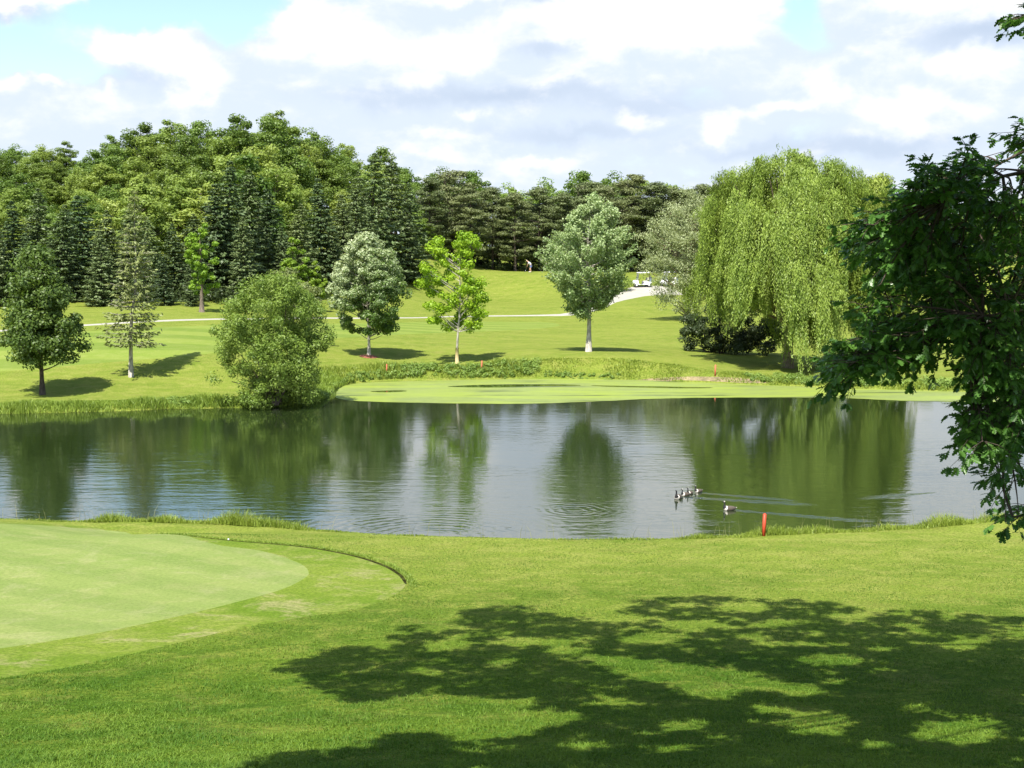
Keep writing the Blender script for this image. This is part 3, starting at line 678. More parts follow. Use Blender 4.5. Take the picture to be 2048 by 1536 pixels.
# ------------------------------------------------------------------ single trees
def singles():
    rng = np.random.default_rng(5)
    # small bright leafy trees among the conifers
    by = leafmat('leaves_yellow_green', ((.13,.23,.016), (.26,.38,.035)), objvar=.1)
    for i, (px_, top, D, R, lab) in enumerate([(404,432,148,2.4,'bright yellow green young tree standing against the spruces left of centre'),(592,470,152,2.0,'slim bright green tree squeezed between two spruces'),
            (632,520,150,1.6,'small bright green tree behind the pale maple')]):
        D = g(D, px_) - 5; x = (px_-CX)/F*D; zg = z1(x, D); H = P(px_, top, D)[2] - zg
        t = deciduous('young_tree', H, R*D/150, by, BK, 200+i, ncl=60, per=120, leaf=.33, zb=.15); t.location = (x, D, zg); tag(t, lab, 'tree')
    # left dark maple
    H, m = mheight(85, 789, 488)
    t = deciduous('maple_tree', H, 98*m, leafmat('leaves_dark_maple', ((.055,.100,.014), (.150,.215,.032)), gloss=.5, objvar=0), BKD, 301, ncl=170, per=190, leaf=.24, zb=.20, lumps=.20, rad=.2, trunk_r=.20,
                  prof=lambda t: max(.08, (1-t)**.52*min(1, .60+t*2.4)))
    put(t, 85, 789, label='dark green maple with drooping lower boughs on the left bank of the pond', cat='tree')
    # sparse conifer with pale trunk
    H, m = mheight(262, 754, 372)
    t = spruce('larch_tree', H, 74*m, leafmat('needles_larch', ((.15,.18,.055), (.28,.31,.11)), transl=.2, objvar=0), BKL, 302, levels=40, zb=.17, sparse=1.1, per=24, spray=.38, droop=.14, trunk_r=.19, lean=(.9, 0), powr=.62)
    put(t, 262, 754, label='thin sparse conifer with pale grey leaning trunk beside the dark maple', cat='tree')
    # round bank willow bush
    h = hit(545, 806); Hb = P(545, 545, h[1])[2] - h[2]; mm = h[1]/F
    bl = leafmat('leaves_bank_willow', ((.12,.195,.026), (.24,.315,.055)), objvar=0)
    root = empty('willow_bush', (0,0,0)); r2 = np.random.default_rng(303)
    c, tt = envelope(360, lambda t: max(.1, 1-abs(t*.92-.42)**2.4*(3.4 if t>.45 else 1.8)), Hb*.965, 108*mm, r2, .25, .10, .5); rad = r2.uniform(.45, .95, len(c))
    C, N, s, V = clump_leaves(c, rad, 170, .22, r2, .85, aspect=.4, outer=.45)
    mb = MB()
    for k in range(16):
        a = r2.uniform(0, 6.28); q = c[r2.integers(len(c))]*np.array([.7,.7,.85]); b0 = np.array([math.cos(a)*.7, math.sin(a)*.7, -.1]); mid = b0 + (q-b0)*.5 + np.array([0,0,.5])
        u = np.linspace(0, 1, 6)[:, None]; mb.tube((1-u)**2*b0 + 2*u*(1-u)*mid + u*u*q, np.linspace(.11, .03, 6), 6)
    mb.build('trunk', BK, root, True); quads_obj('crown', V, bl, root)
    put(root, 545, 806, label='big round olive green willow bush at the tip of the left bank', cat='bush')
    # grey bush behind it
    D = 128; x = (585-CX)/F*D; zg = z1(x, D); H = P(585, 520, D)[2] - zg
    t = deciduous('leafy_tree', H, 3.7, leafmat('leaves_olive_grey', ((.15,.195,.065), (.26,.31,.11)), objvar=0), BK, 304, ncl=80, per=120, leaf=.24, zb=.05, lumps=.2)
    t.location = (x, D, zg); tag(t, 'greyish green tree rising just behind the round willow bush', 'tree')
    # pale maple with mulch ring
    H, m = mheight(738, 714, 457)
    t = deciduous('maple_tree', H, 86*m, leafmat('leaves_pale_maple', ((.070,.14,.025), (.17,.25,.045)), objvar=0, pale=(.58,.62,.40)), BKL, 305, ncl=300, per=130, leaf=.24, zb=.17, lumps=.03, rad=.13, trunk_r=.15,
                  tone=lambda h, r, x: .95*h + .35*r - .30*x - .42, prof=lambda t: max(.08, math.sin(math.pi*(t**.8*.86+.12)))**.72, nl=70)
    hp = put(t, 738, 714, label='egg shaped maple with silvery top leaves in a red mulch ring', cat='tree')
    mb = MB(); an = np.linspace(0, 2*math.pi, 29)[:-1]; rings = []
    for q, zz in ((.95,.0),(.88,.07),(.6,.16),(.3,.22),(.05,.25)):
        rr = q*1.0*(1+.06*np.sin(an*3)+.05*np.sin(an*7+1)); pp = np.column_stack([hp[0]+np.cos(an)*rr, hp[1]+np.sin(an)*rr*1.0]); rings.append(np.column_stack([pp, zt(pp)+zz-.02]))
    mb.loft(rings); o = mb.build('mulch_bed', pmat('red_mulch', (.22,.075,.045), .95, .4, 9, bump=.8, bscale=20), None, True); tag(o, 'low red brown mulch ring round the foot of the egg shaped maple', 'mulch')
    # yellow-green maple, sparse, off-centre leader
    H, m = mheight(914, 727, 462); R = 62*m; r2 = np.random.default_rng(306); root = empty('maple_tree', (0,0,0)); mb = MB()
    at = trunk_mb(mb, H, .13, r2, (.35, 0), top=.98, n=9, flare=1.25, rt=.1)
    pts = [(rx, z) for rx, z in ((.0,.30),(-.25,.27),(.3,.27),(.62,.30),(-.62,.34),(.1,.36),(.75,.40),(-.45,.42),(.45,.44),(-.8,.44),(.0,.46),(.85,.5),(-.2,.52),(.5,.55),(-.7,.54),(.15,.58),(-1.0,.60),(-.45,.62),(.35,.62),(.7,.6),(-.75,.66),(-.15,.68),(.3,.7),(-.9,.72),(-.4,.76),(.25,.76),(-.55,.84),(-.6,.9),(.1,.82),(.35,.85),(.2,.9),(.45,.92),(.4,.97),(-.65,.87))]
    c = []
    for rx, z in pts:
        for _ in range(4): c.append((rx*R + r2.normal(0, .32), r2.normal(0, 1)*R*.38*(1.1-z)*1.5, z*H + r2.normal(0, .25)))
    c = np.array(c); rad = r2.uniform(.4, .8, len(c)); C, N, s, V = clump_leaves(c, rad, 100, .27, r2, .8)
    limbs(mb, at, c[::2], r2, r=.06, z0=H*.24, rise=.7)
    mb.build('trunk', BKL, root, True)
    quads_obj('crown', V, leafmat('leaves_lime_maple', ((.15,.30,.014), (.34,.50,.028)), transl=.4, objvar=0), root)
    mg = MB(); mg.tube([(0,0,.0),(.0,0,.8),(.02,0,1.55)], [.19,.17,.165], 10); mg.build('trunk_guard', pmat('tan_guard', (.46,.36,.18), .7), root, True)
    put(root, 914, 727, label='sparse lime green young maple with tan wrap on its trunk', cat='tree')
    # silver maple with layered ascending boughs
    H, m = mheight(1177, 703, 374); R = 98*m; r2 = np.random.default_rng(307); root = empty('maple_tree', (0,0,0)); mb = MB()
    at = trunk_mb(mb, H, .24, r2, (.35, 0), top=.95, n=9, flare=1.5, rt=.1)
    C_, N_, D_, S_, T_ = [], [], [], [], []
    prof = lambda t: np.interp(t, [0, .12, .25, .45, .6, .8, .92, 1], [.36, .58, .76, .98, 1.0, .66, .42, .1])
    for i in range(190):
        t = r2.uniform(0, 1)**.9; a = r2.uniform(0, 6.28); L = R*float(prof(t))*r2.uniform(.75, 1.08); z = H*((.29 if math.cos(a) > -.2 else .24) + .66*t)
        o = at(max(H*.2, z - L*.45)); e = np.array([math.cos(a)*L, math.sin(a)*L*.9, z]) + np.array([at(z)[0], at(z)[1], 0]); mid = (o+e)/2 + np.array([0,0,-.15*L])
        u = np.linspace(0, 1, 5)[:, None]; bz = (1-u)**2*o + 2*u*(1-u)*mid + u*u*e
        if i % 2 == 0: mb.tube(bz, np.linspace(.07, .02, 5), 5, cap=False)
        k = 210; uu = r2.uniform(.35, 1.0, k)**.7; pc = (1-uu[:, None])**2*o + 2*(uu*(1-uu))[:, None]*mid + (uu**2)[:, None]*e
        pc = pc + r2.normal(0, 1, (k, 3))*np.array([.36, .36, .22])*(1.25-uu*.7)[:, None]
        C_.append(pc); N_.append(r2.normal(0, .7, (k, 3)) + np.array([0,0,.5]) + (e-o)/L*.3); S_.append(.26*r2.uniform(.6, 1.3, k)); T_.append(np.clip(r2.normal(.25 + .45*t, .25, k)*(uu > .5), 0, 1))
    C = np.concatenate(C_); S = np.concatenate(S_); V = leaf_quads(C, np.concatenate(N_), S, S*.55, r2)
    mb.build('trunk', BKL, root, True)
    quads_obj('crown', V, leafmat('leaves_silver_maple', ((.105,.185,.045), (.23,.32,.095)), objvar=0, pale=(.46,.54,.28)), root, np.concatenate(T_))
    put(root, 1177, 703, label='tall silver maple with ragged layered boughs on the far slope', cat='tree')
singles()

# ------------------------------------------------------------------ willows
def willow(H, R, mat, bark, seed, n=1500, leafL=.30, leafW=.075, zbot=.06, sq=.85, seglen=.20, trunk_r=.45, droop=1.0, stalk=60, topw=.8, hang=(.25, .62), fork=True):
    rng = np.random.default_rng(seed); root = empty('willow_tree', (0,0,0)); mb = MB(); at = trunk_mb(mb, H, trunk_r, rng, (.3, 0), top=.5, n=7, flare=1.35, rt=.45)
    # boughs and dome clumps
    nb = 80; cl = []
    for i in range(nb):
        t = rng.uniform(.30, 1); a = rng.uniform(0, 6.28); rr = R*(1-((t-.30)/.72)**4)**.5*rng.uniform(.35, .92)
        e = np.array([math.cos(a)*rr, math.sin(a)*rr*sq, H*t*.95]); cl.append(e); o = at(H*rng.uniform(.18, .42)); mid = o*.4 + e*.6 + np.array([0, 0, .12*H*rng.uniform(0, 1)]); u = np.linspace(0, 1, 7)[:, None]
        mb.tube((1-u)**2*o + 2*u*(1-u)*mid + u*u*e, np.linspace(.16, .04, 7), 6, cap=False)
    C_, N_, D_, S_ = [], [], [], []
    nl = max(20, n//30)
    for q in range(nl):
        t = rng.uniform(0, 1)**.85; a0 = rng.uniform(0, 6.28); z0 = H*(.30 + .68*t)
        env = R*max(.06, 1-t**4.5)**.45*(1 + .09*math.sin(3*a0+1) + .07*math.sin(7*a0+t*6)); r0 = env*(1 - .5*rng.uniform(0, 1)**1.5)
        L0 = H*rng.uniform(*hang); zend = H*zbot*rng.uniform(.5, 5.0) + (H*rng.uniform(.10, .24) if math.cos(a0) < -.3 and math.sin(a0) < .8 else 0); sw0 = rng.normal(0, .10, 2); arch0 = rng.uniform(.5, 1.3); wd = rng.uniform(.22, .48); lift = rng.uniform(.1, .9)
        out = np.array([math.cos(a0), math.sin(a0)*sq, 0]); tan = np.array([-math.sin(a0), math.cos(a0), 0])
        for i in range(30):
            top = np.array([math.cos(a0)*r0*.92, math.sin(a0)*r0*.92*sq, z0]) + tan*rng.normal(0, wd) + out*rng.normal(0, .25) + np.array([0, 0, rng.normal(0, .3)])
            L = max(.6, min(top[2] - zend, L0)*rng.uniform(.55, 1.05)); k = int(L/seglen) + 3; u = np.linspace(0, 1, k)
            conv = -tan*rng.normal(0, .12)
            pos = top + out*(np.minimum(u*4, 1)*arch0*.6)[:, None] + np.array([0,0,-1])*(L*u**1.2 - lift*np.sin(np.minimum(u*5, 1)*math.pi))[:, None] + conv*u[:, None]
            pos[:, 0] += sw0[0]*L*u**2; pos[:, 1] += sw0[1]*L*u**2
            pos = np.repeat(pos, 2, 0) + rng.normal(0, .075, (k*2, 3))
            dn = np.array([0, 0, -1.0]) + rng.normal(0, .34, (len(pos), 3)); nn = out*1.1 + rng.normal(0, .5, (len(pos), 3)) + np.array([0, 0, .3])
            C_.append(pos); N_.append(nn); D_.append(dn); S_.append(leafL*rng.uniform(.7, 1.3, len(pos)))
    # loose upright tips over the dome
    for e in cl:
        k = 330; d = unit(rng.normal(size=(k, 3))); pos = e + d*rng.uniform(.3, 1.35, (k, 1))*np.array([1, 1, .75]) + np.array([0, 0, .35]); C_.append(pos); N_.append(d + rng.normal(0, .6, (k, 3))); D_.append(rng.normal(0, .6, (k, 3)) + np.array([0,0,-.5])); S_.append(leafL*rng.uniform(.7, 1.3, k))
    C = np.concatenate(C_); S = np.concatenate(S_); V = leaf_quads(C, np.concatenate(N_), S, S*leafW/leafL, rng, np.concatenate(D_))
    mb.build('trunk', bark, root, True); quads_obj('crown', V, mat, root); return root
def build_willows():
    wl = leafmat('leaves_willow', ((.120,.190,.020), (.33,.42,.075)), transl=.3, objvar=.06)
    H, m = mheight(1580, 738, 308)
    t = willow(H, 212*m, wl, BKW, 401, n=8000, leafL=.27, leafW=.075, trunk_r=.50, seglen=.20, hang=(.22, .60), zbot=.055)
    t.location = hit(1580, 738) + np.array([0, 1.0, 0]); tag(t, 'huge weeping willow with long hanging yellow green curtains on the far bank', 'willow')
    D = 136; x = (1745-CX)/F*D; zg = z1(x, D)
    t = willow(P(1745, 352, D)[2]-zg, 4.6, wl, BKW, 402, n=1100, leafL=.36, leafW=.11); t.location = (x, D, zg); tag(t, 'smaller weeping willow half hidden between the huge willow and the near oak', 'willow')
    # silvery willow behind
    D = 205; x = (1375-CX)/F*D; zg = z1(x, D); H = P(1378, 372, D)[2] - zg
    t = deciduous('willow_tree', H, 8.4, leafmat('leaves_silver_willow', ((.20,.25,.11), (.42,.48,.26)), objvar=0), BKW, 403, ncl=260, per=150, leaf=.36, zb=.05, lumps=.16, rad=.16, aspect=.35)
    t.location = (x, D, zg); tag(t, 'silvery grey green willow behind the left edge of the weeping willow', 'willow')
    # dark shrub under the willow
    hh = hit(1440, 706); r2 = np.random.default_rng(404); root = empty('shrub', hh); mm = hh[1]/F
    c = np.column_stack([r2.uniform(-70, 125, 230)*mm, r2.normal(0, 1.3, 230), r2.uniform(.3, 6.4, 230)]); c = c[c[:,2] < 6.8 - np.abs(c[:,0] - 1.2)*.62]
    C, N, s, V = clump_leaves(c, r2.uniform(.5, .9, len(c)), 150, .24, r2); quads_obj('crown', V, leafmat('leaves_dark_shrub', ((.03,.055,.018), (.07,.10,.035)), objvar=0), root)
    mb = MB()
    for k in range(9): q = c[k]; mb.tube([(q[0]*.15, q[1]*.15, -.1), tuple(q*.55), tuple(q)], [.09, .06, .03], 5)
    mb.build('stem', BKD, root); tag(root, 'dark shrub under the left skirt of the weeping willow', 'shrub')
    # bushes around the carts
    for i, (px_, top, bot, R, D, lab) in enumerate([(1236,556,590,2.2,157,'low green bush just left of the parked golf cart'),(1205,578,600,1.5,155,'small green bush at the top of the cart path bend'),(1395,545,585,2.6,156,'green bush on the cart path edge under the silvery willow')]):
        D = g(D); R = R*FS; x = (px_-CX)/F*D; zg = z1(x, D); H = max(1.2, P(px_, top, D)[2] - zg)
        t = deciduous('bush', H, R, LM['dec2'], BK, 420+i, ncl=50, per=90, leaf=.32, zb=.02, rad=.28); t.location = (x, D, zg); tag(t, lab, 'bush')
build_willows()

# ------------------------------------------------------------------ bank grasses and weeds
def blades(P0, h, w, rng, lean=.35):
    """curved grass blades as two-quad strips"""
    n = len(P0); a = rng.uniform(0, 2*math.pi, n); side = np.stack([np.cos(a), np.sin(a), np.zeros(n)], 1); l = rng.normal(0, 1, (n, 2))*lean
    ld = np.column_stack([l, np.zeros(n)])*h[:, None]; up = np.array([0, 0, 1.0])
    b0 = P0 - side*w[:, None]*.5; b1 = P0 + side*w[:, None]*.5
    m = P0 + up*(h*.55)[:, None] + ld*.35; m0 = m - side*w[:, None]*.4; m1 = m + side*w[:, None]*.4
    tp = P0 + up*h[:, None]*(1 - .2*np.abs(l[:, :1])) + ld; t0 = tp - side*w[:, None]*.08; t1 = tp + side*w[:, None]*.08
    V = np.stack([b0, b1, m1, m0, t1, t0], 1).reshape(-1, 3); base = np.arange(n)[:, None]*6
    I = np.concatenate([base + np.array([0,1,2,3]), base + np.array([3,2,4,5])], 1).ravel()
    return V, np.full(n*2, 4), I
def bank_line(pxs): return smooth_poly(np.array([wat(*p)[:2] for p in pxs]), 4, closed=False)
def scatter(line, n, out, rng, centre):
    seg = np.linalg.norm(np.diff(line, axis=0), axis=1); cs = np.concatenate([[0], np.cumsum(seg)]); s = rng.uniform(0, cs[-1], n)
    x = np.interp(s, cs, line[:,0]); y = np.interp(s, cs, line[:,1]); q = np.column_stack([x, y]); T = np.gradient(line, axis=0); tx = np.interp(s, cs, T[:,0]); ty = np.interp(s, cs, T[:,1])
    N = unit(np.column_stack([-ty, tx])); sg = np.sign(((q - centre)*N).sum(1))
    off = rng.uniform(out[0], out[1], n); q = q + N*(sg*off)[:, None]
    return q, s, off
def build_lawn_blades():
    rng = np.random.default_rng(91); n = 330000
    D = 14.6 + 32*rng.uniform(0, 1, n)**1.9; x = rng.uniform(-1, 1, n)*(D*.43 + .5); q = np.column_stack([x, D])
    k = ~inside(q, FRINGE) & ~inside(q, POND); q = q[k]
    z = np.concatenate([zt(q[i:i+20000]) for i in range(0, len(q), 20000)])
    pn = (np.sin(q[:,0]*1.9+np.sin(q[:,1]*1.3)*1.5) + np.sin(q[:,1]*2.7+q[:,0]*.8) + np.sin(q[:,0]*5.1-q[:,1]*3.7))/3
    h = (.038 + .022*pn)*rng.uniform(.6, 1.5, len(q)); V, S, I = blades(np.column_stack([q, z-.006]), h.clip(.015), rng.uniform(.008, .016, len(q)), rng, .8)
    o = mesh_np('lawn_grass', V, S, I, leafmat('lawn_blades', ((.040,.108,.006), (.18,.26,.030)), transl=.25, objvar=0, gloss=.2, rough=.6)); tag(o, 'short mown grass blades of the near lawn in front of the pond', 'grass', kind='stuff')
def build_banks():
    rng = np.random.default_rng(55); cen = np.array([0, 75.0])
    gm = leafmat('bank_grass', ((.16,.23,.028), (.30,.38,.060)), transl=.35, objvar=0); wm = leafmat('bank_weeds', ((.12,.215,.035), (.25,.35,.070)), transl=.3, objvar=0)
    # near shore
    L = bank_line([(-200,1060),(0,1056),(150,1052),(300,1052),(450,1056),(560,1063),(650,1073),(720,1081),(800,1087),(880,1090),(980,1092),(1100,1095),(1250,1095),(1350,1093),(1420,1090),(1500,1085),(1600,1078),(1700,1073),(1780,1068),(1880,1060),(1960,1052),(2048,1043),(2200,1030)])
    q, s, off = scatter(L, 26000, (-.12, .9), rng, cen); hh = .10 + .16*(np.sin(s*.9)+np.sin(s*2.3+1)+np.sin(s*.37+2)+1.2).clip(0, 3)/2.2
    pxx, _ = proj(np.column_stack([q, np.zeros(len(q))])); boost = np.interp(pxx, [0,180,230,500,560,700,1330,1400,1500,1560,1700,1760,1950], [.7,.8,1.5,1.6,1.0,.35,.35,.8,.7,1.3,1.0,1.35,1.4])
    h = hh*boost*rng.uniform(.5, 1.25, len(q))*(1.55-off*.9); V, S, I = blades(np.column_stack([q, zt(q)-.02]), h.clip(.03), np.full(len(q), .028), rng)
    o = mesh_np('shore_grass', V, S, I, gm); tag(o, 'fresh green grass fringe along the near shore of the pond', 'grass', kind='stuff')
    # longer blades leaning over the painted lip shade behind the green
    e = EDGE_C; T = np.gradient(e, axis=0); T = unit(T); ee = np.repeat(e, 90, 0) + np.repeat(T, 90, 0)*rng.normal(0, .35, (len(e)*90, 1)); Nn = np.repeat(np.stack([-T[:,1], T[:,0]], 1), 90, 0)
    if (Nn[0] @ (np.array([-15, 38.]) - e[0])) > 0: Nn = -Nn
    ee = ee + Nn*rng.uniform(.07, .30, (len(ee), 1)); V, S, I = blades(np.column_stack([ee, zt(ee)-.01]), rng.uniform(.03, .10, len(ee)), np.full(len(ee), .022), rng, .6)
    o = mesh_np('edge_grass', V, S, I, gm); tag(o, 'short ragged grass along the dark lip line behind the putting green', 'grass', kind='stuff')
    # tall seed stalks
    k = rng.uniform(0, 1, len(q)) < .012*np.clip(boost, .3, 2); qs = q[k]; P0 = np.column_stack([qs, zt(qs)]); hs = rng.uniform(.35, .85, len(qs)); V, S, I = blades(P0, hs, np.full(len(qs), .014), rng, .22)
    o = mesh_np('seed_stalk_grass', V, S, I, leafmat('stalks', ((.22,.21,.09), (.34,.32,.15)), objvar=0)); tag(o, 'thin straw coloured seed stalks standing above the near shore grass', 'grass', kind='stuff')
    # left far bank
    L = bank_line([(-350,829),(-100,828),(0,828),(90,826),(180,824),(260,821),(340,818),(430,816),(500,815),(560,813),(610,806),(645,798),(655,788),(665,778),(690,770)])
    q, s, off = scatter(L, 30000, (-.15, 4.2), rng, cen); lump = (np.sin(s*.55)+np.sin(s*1.4+1)+np.sin(q[:,0]*.9+q[:,1]*1.3)+1.6).clip(.2, 4)/3
    h = (.28 + .5*lump)*rng.uniform(.4, 1.1, len(q))*np.interp(off, [-.2, .6, 4.2], [1, .9, .25]); V, S, I = blades(np.column_stack([q, zt(q)-.03]), h, np.full(len(q), .07), rng)
    o = mesh_np('shore_grass', V, S, I, gm); tag(o, 'rough grass and weeds fringing the left bank of the pond', 'grass', kind='stuff')
    # weedy clumps near the point and along the far bank
    C = []; R_ = []
    for a, b, n, hgt, yo in ((640,700,26,.55,-4),(690,780,50,.5,-6),(770,1080,190,.85,-9),(1080,1240,50,.35,-3),(1500,1640,90,.55,-8),(1560,1960,230,.9,-12),(1960,2300,150,1.1,-12),(300,440,50,.55,-12),(600,650,30,.7,-6)):
        for _ in range(n):
            px_ = rng.uniform(a, b); ys = np.interp(px_, [300,430,560,645,665,690,760,900,1100,1300,1500,1650,1800,2048,2300], [819,816,813,798,778,769,762,760,757,761,769,775,780,788,794])
            w = wat(px_, ys); d = rng.uniform(.1, 1)**1.0*abs(yo)*.28; x, y = w[0], w[1] + d; C.append((x, y, z1(x, y) + hgt*rng.uniform(.0, .45))); R_.append(hgt*rng.uniform(.2, .65))
    C = np.array(C); C_, N, s, V = clump_leaves(C, np.array(R_), 90, .20, rng, .8, aspect=.35, updir=.4)
    o = quads_obj('bank_weeds', V, wm); tag(o, 'lush weeds and low bushes along the far bank behind the algae', 'weeds', kind='stuff')
    L = bank_line([(690,769),(760,762),(900,760),(1000,758),(1100,757),(1200,758),(1300,761),(1400,765),(1500,769),(1650,775),(1800,780),(1950,784),(2100,790)])
    q, s, off = scatter(L, 22000, (-.1, 3.2), rng, cen); lump = (np.sin(s*.5)+np.sin(s*1.2+1)+1.3).clip(.2, 3)/2
    pxx, _ = proj(np.column_stack([q, np.zeros(len(q))])); bo = np.interp(pxx, [690,780,1080,1130,1300,1480,1560], [.8,1.1,.9,.55,.40,.45,.9])
    h = (.12 + .34*lump)*bo*rng.uniform(.5, 1.15, len(q)); V, S, I = blades(np.column_stack([q, zt(q)-.03]), h.clip(.05), np.full(len(q), .075), rng)
    o = mesh_np('shore_grass', V, S, I, gm); tag(o, 'bright grass fringe on the far bank of the pond', 'grass', kind='stuff')
build_banks()
build_lawn_blades()

# ------------------------------------------------------------------ near oak on the right
def lobed_leaves(Pb, A, N, L, rng):
    """oak leaves: base point, axis, normal, length"""
    prof = np.array([(0,.015),(.12,.03),(.22,.20),(.31,.09),(.43,.33),(.53,.12),(.66,.30),(.75,.12),(.88,.17),(1,0)])
    n = len(Pb); A = unit(A); N = unit(N - (N*A).sum(1)[:, None]*A); B = np.cross(N, A); k = len(prof)
    mid = Pb[:, None] + A[:, None]*(prof[:, 0]*1.0)[None, :, None]*L[:, None, None]
    curl = rng.uniform(-.15, .25, n)
    mid = mid - N[:, None]*((prof[:,0]**2)[None, :, None]*(L*curl)[:, None, None])
    fold = rng.uniform(.05, .35, n)
    e1 = mid + B[:, None]*(prof[:,1])[None, :, None]*L[:, None, None] + N[:, None]*(prof[:,1])[None, :, None]*(L*fold)[:, None, None]
    e2 = mid - B[:, None]*(prof[:,1])[None, :, None]*L[:, None, None] + N[:, None]*(prof[:,1])[None, :, None]*(L*fold)[:, None, None]
    # verts per leaf: base, tip(1), edge1 (k-2), edge2 (k-2)
    V = np.concatenate([mid[:, :1], mid[:, -1:], e1[:, 1:-1], e2[:, 1:-1]], 1); m = 2 + 2*(k-2)
    f1 = np.array([0] + list(range(2, k)) + [1]); f2 = np.array([1] + list(range(2+(k-2), 2+2*(k-2)))[::-1] + [0])
    I = (np.arange(n)[:, None]*m + np.concatenate([f1, f2])[None]).ravel()
    return V.reshape(-1, 3), np.full(n*2, k), I
def build_oak():
    rng = np.random.default_rng(77); tx, ty = 12.6, 20.0; tz = z1(tx, ty)
    root = empty('oak_tree', (tx, ty, tz)); org = np.array([tx, ty, tz])
    wood = MB()
    ht = 20.0 - tz; tp = [(tx,ty,tz-.3),(tx+.05,ty,tz+1),(tx-.1,ty+.1,tz+5),(tx-.4,ty+.2,tz+9),(tx-.7,ty-.2,tz+13),(tx-1.2,ty-.6,tz+17.5)]
    tp = smooth_poly(np.array(tp), 3, closed=False); wood.tube(tp - org, np.linspace(.62, .14, len(tp)), 12)
    def trunk_at(z): return np.array([np.interp(z, tp[:,2], tp[:,0]), np.interp(z, tp[:,2], tp[:,1]), z])
    polys = [([(2070,420),(2010,380),(1985,335),(1950,300),(1925,292),(1890,330),(1852,352),(1800,385),(1740,408),(1728,440),(1690,462),(1712,500),(1735,540),(1728,600),(1715,660),(1668,715),(1650,750),(1700,765),(1760,728),(1830,728),(1880,738),(1910,700),(1945,700),(1950,770),(2000,785),(2070,800)], 225),
             ([(1960,640),(2070,620),(2070,810),(2005,800),(1965,760)], 30),
             ([(2070,790),(2010,815),(1965,850),(1935,872),(1955,898),(2010,905),(2070,870)], 36), ([(2070,1005),(2030,1012),(1995,1038),(2010,1050),(2045,1030),(2070,1030)], 4),
             ([(2075,-10),(2046,0),(2042,50),(2075,80)], 3), ([(2075,262),(2040,272),(2035,300),(2075,330)], 4)]
    nodes = []
    for poly, n in polys:
        poly = np.array(poly, float); k = 0; lo, hi = poly.min(0), poly.max(0)
        while k < n:
            p = rng.uniform(lo, hi)
            if not inside(p[None], poly)[0]: continue
            if 1885 < p[0] < 1960 and 690 < p[1] < 765: continue
            if 1985 < p[0] < 2048 and 515 < p[1] < 560 and rng.uniform() < .8: continue
            D = 20.5 + rng.uniform(-2.6, 2.4); nodes.append(P(p[0], p[1], D)); k += 1
    nodes = np.array(nodes)
    # main boughs reach out from the trunk; branches fork from them to the nodes
    mains = [(P(1800,470,20.5), 11.6), (P(1740,700,20.0), 9.6), (P(1960,330,20.8), 14.2), (P(1905,560,21.5), 12.4), (P(1900,740,19.5), 9.2), (P(1990,850,20.0), 9.0), (P(2040,1026,20.5), 7.3), (P(2060,40,20.5), 15.4), (P(1980,640,18.8), 10.2), (P(1880,420,19.2), 13.0)]
    bl = []
    for e, z0 in mains:
        o = trunk_at(z0); mid = (o + e)/2 + np.array([0, 0, .55]); u = np.linspace(0, 1, 14)[:, None]; b = (1-u)**2*o + 2*u*(1-u)*mid + u*u*e
        b = b + np.cumsum(rng.normal(0, .03, b.shape), 0); wood.tube(b - org, np.linspace(.10, .012, 14), 7, cap=False); bl.append(b)
    BLp = np.concatenate([b[3:] for b in bl]); twigs = []
    for nd in nodes:
        dd = np.linalg.norm(BLp - nd, axis=1) + np.maximum(0, nd[0] - BLp[:, 0])*-.0 + (BLp[:, 0] < nd[0] - .1)*3.0; j = int(np.argmin(dd)); o = BLp[j]
        mid = (o+nd)/2 + np.array([0, 0, .12]) + rng.normal(0, .08, 3); u = np.linspace(0, 1, 7)[:, None]; b = (1-u)**2*o + 2*u*(1-u)*mid + u*u*nd; L = np.linalg.norm(nd-o)
        wood.tube(b - org, np.linspace(min(.034, .016+.008*L), .006, 7), 5, cap=False)
        od = unit(nd - o)
        for k in range(8):
            w = rng.uniform(.35, 1); base = (1-w)**2*o + 2*w*(1-w)*mid + w*w*nd
            if L > 2.6 and w < .5: base = b[-1]*.6 + b[-3]*.4
            d = unit(od*.7 + np.array([-.35, -.15, -.12]) + rng.normal(0, .55, 3)*np.array([1, 1, .55])); l = rng.uniform(.28, .62); e = base + d*l + np.array([0, 0, -.12*l])
            twigs.append((base, e)); wood.tube(np.array([base, (base+e)/2 + np.array([0,0,.03]), e]) - org, [.008, .006, .003], 3, cap=False)
    Pb, A, N, L = [], [], [], []
    for b, e in twigs:
        k = int(rng.integers(8, 12)); u = np.concatenate([rng.uniform(.25, 1, k-4), [1, 1, 1, .97]]); d = unit(e-b); k = len(u)
        s = unit(np.cross(d, np.array([0, 0, 1.]))); sg = rng.choice([-1, 1], k)[:, None]
        ax = d*rng.uniform(.3, 1.1, (k, 1)) + s*sg*rng.uniform(.2, 1.1, (k, 1)) + np.array([0, 0, -.35]) + rng.normal(0, .25, (k, 3))
        Pb.append(b + (e-b)*u[:, None]); A.append(ax); N.append(np.array([0, 0, 1.]) + rng.normal(0, .42, (k, 3))); L.append(rng.uniform(.10, .19, k))
    Pb = np.concatenate(Pb) - org; V, S, I = lobed_leaves(Pb, np.concatenate(A), np.concatenate(N), np.concatenate(L), rng)
    om = leafmat('leaves_oak', ((.048,.125,.022), (.15,.29,.052)), transl=.42, gloss=.5, objvar=0, rough=.35)
    mesh_np('crown', V, S, I, om, root)
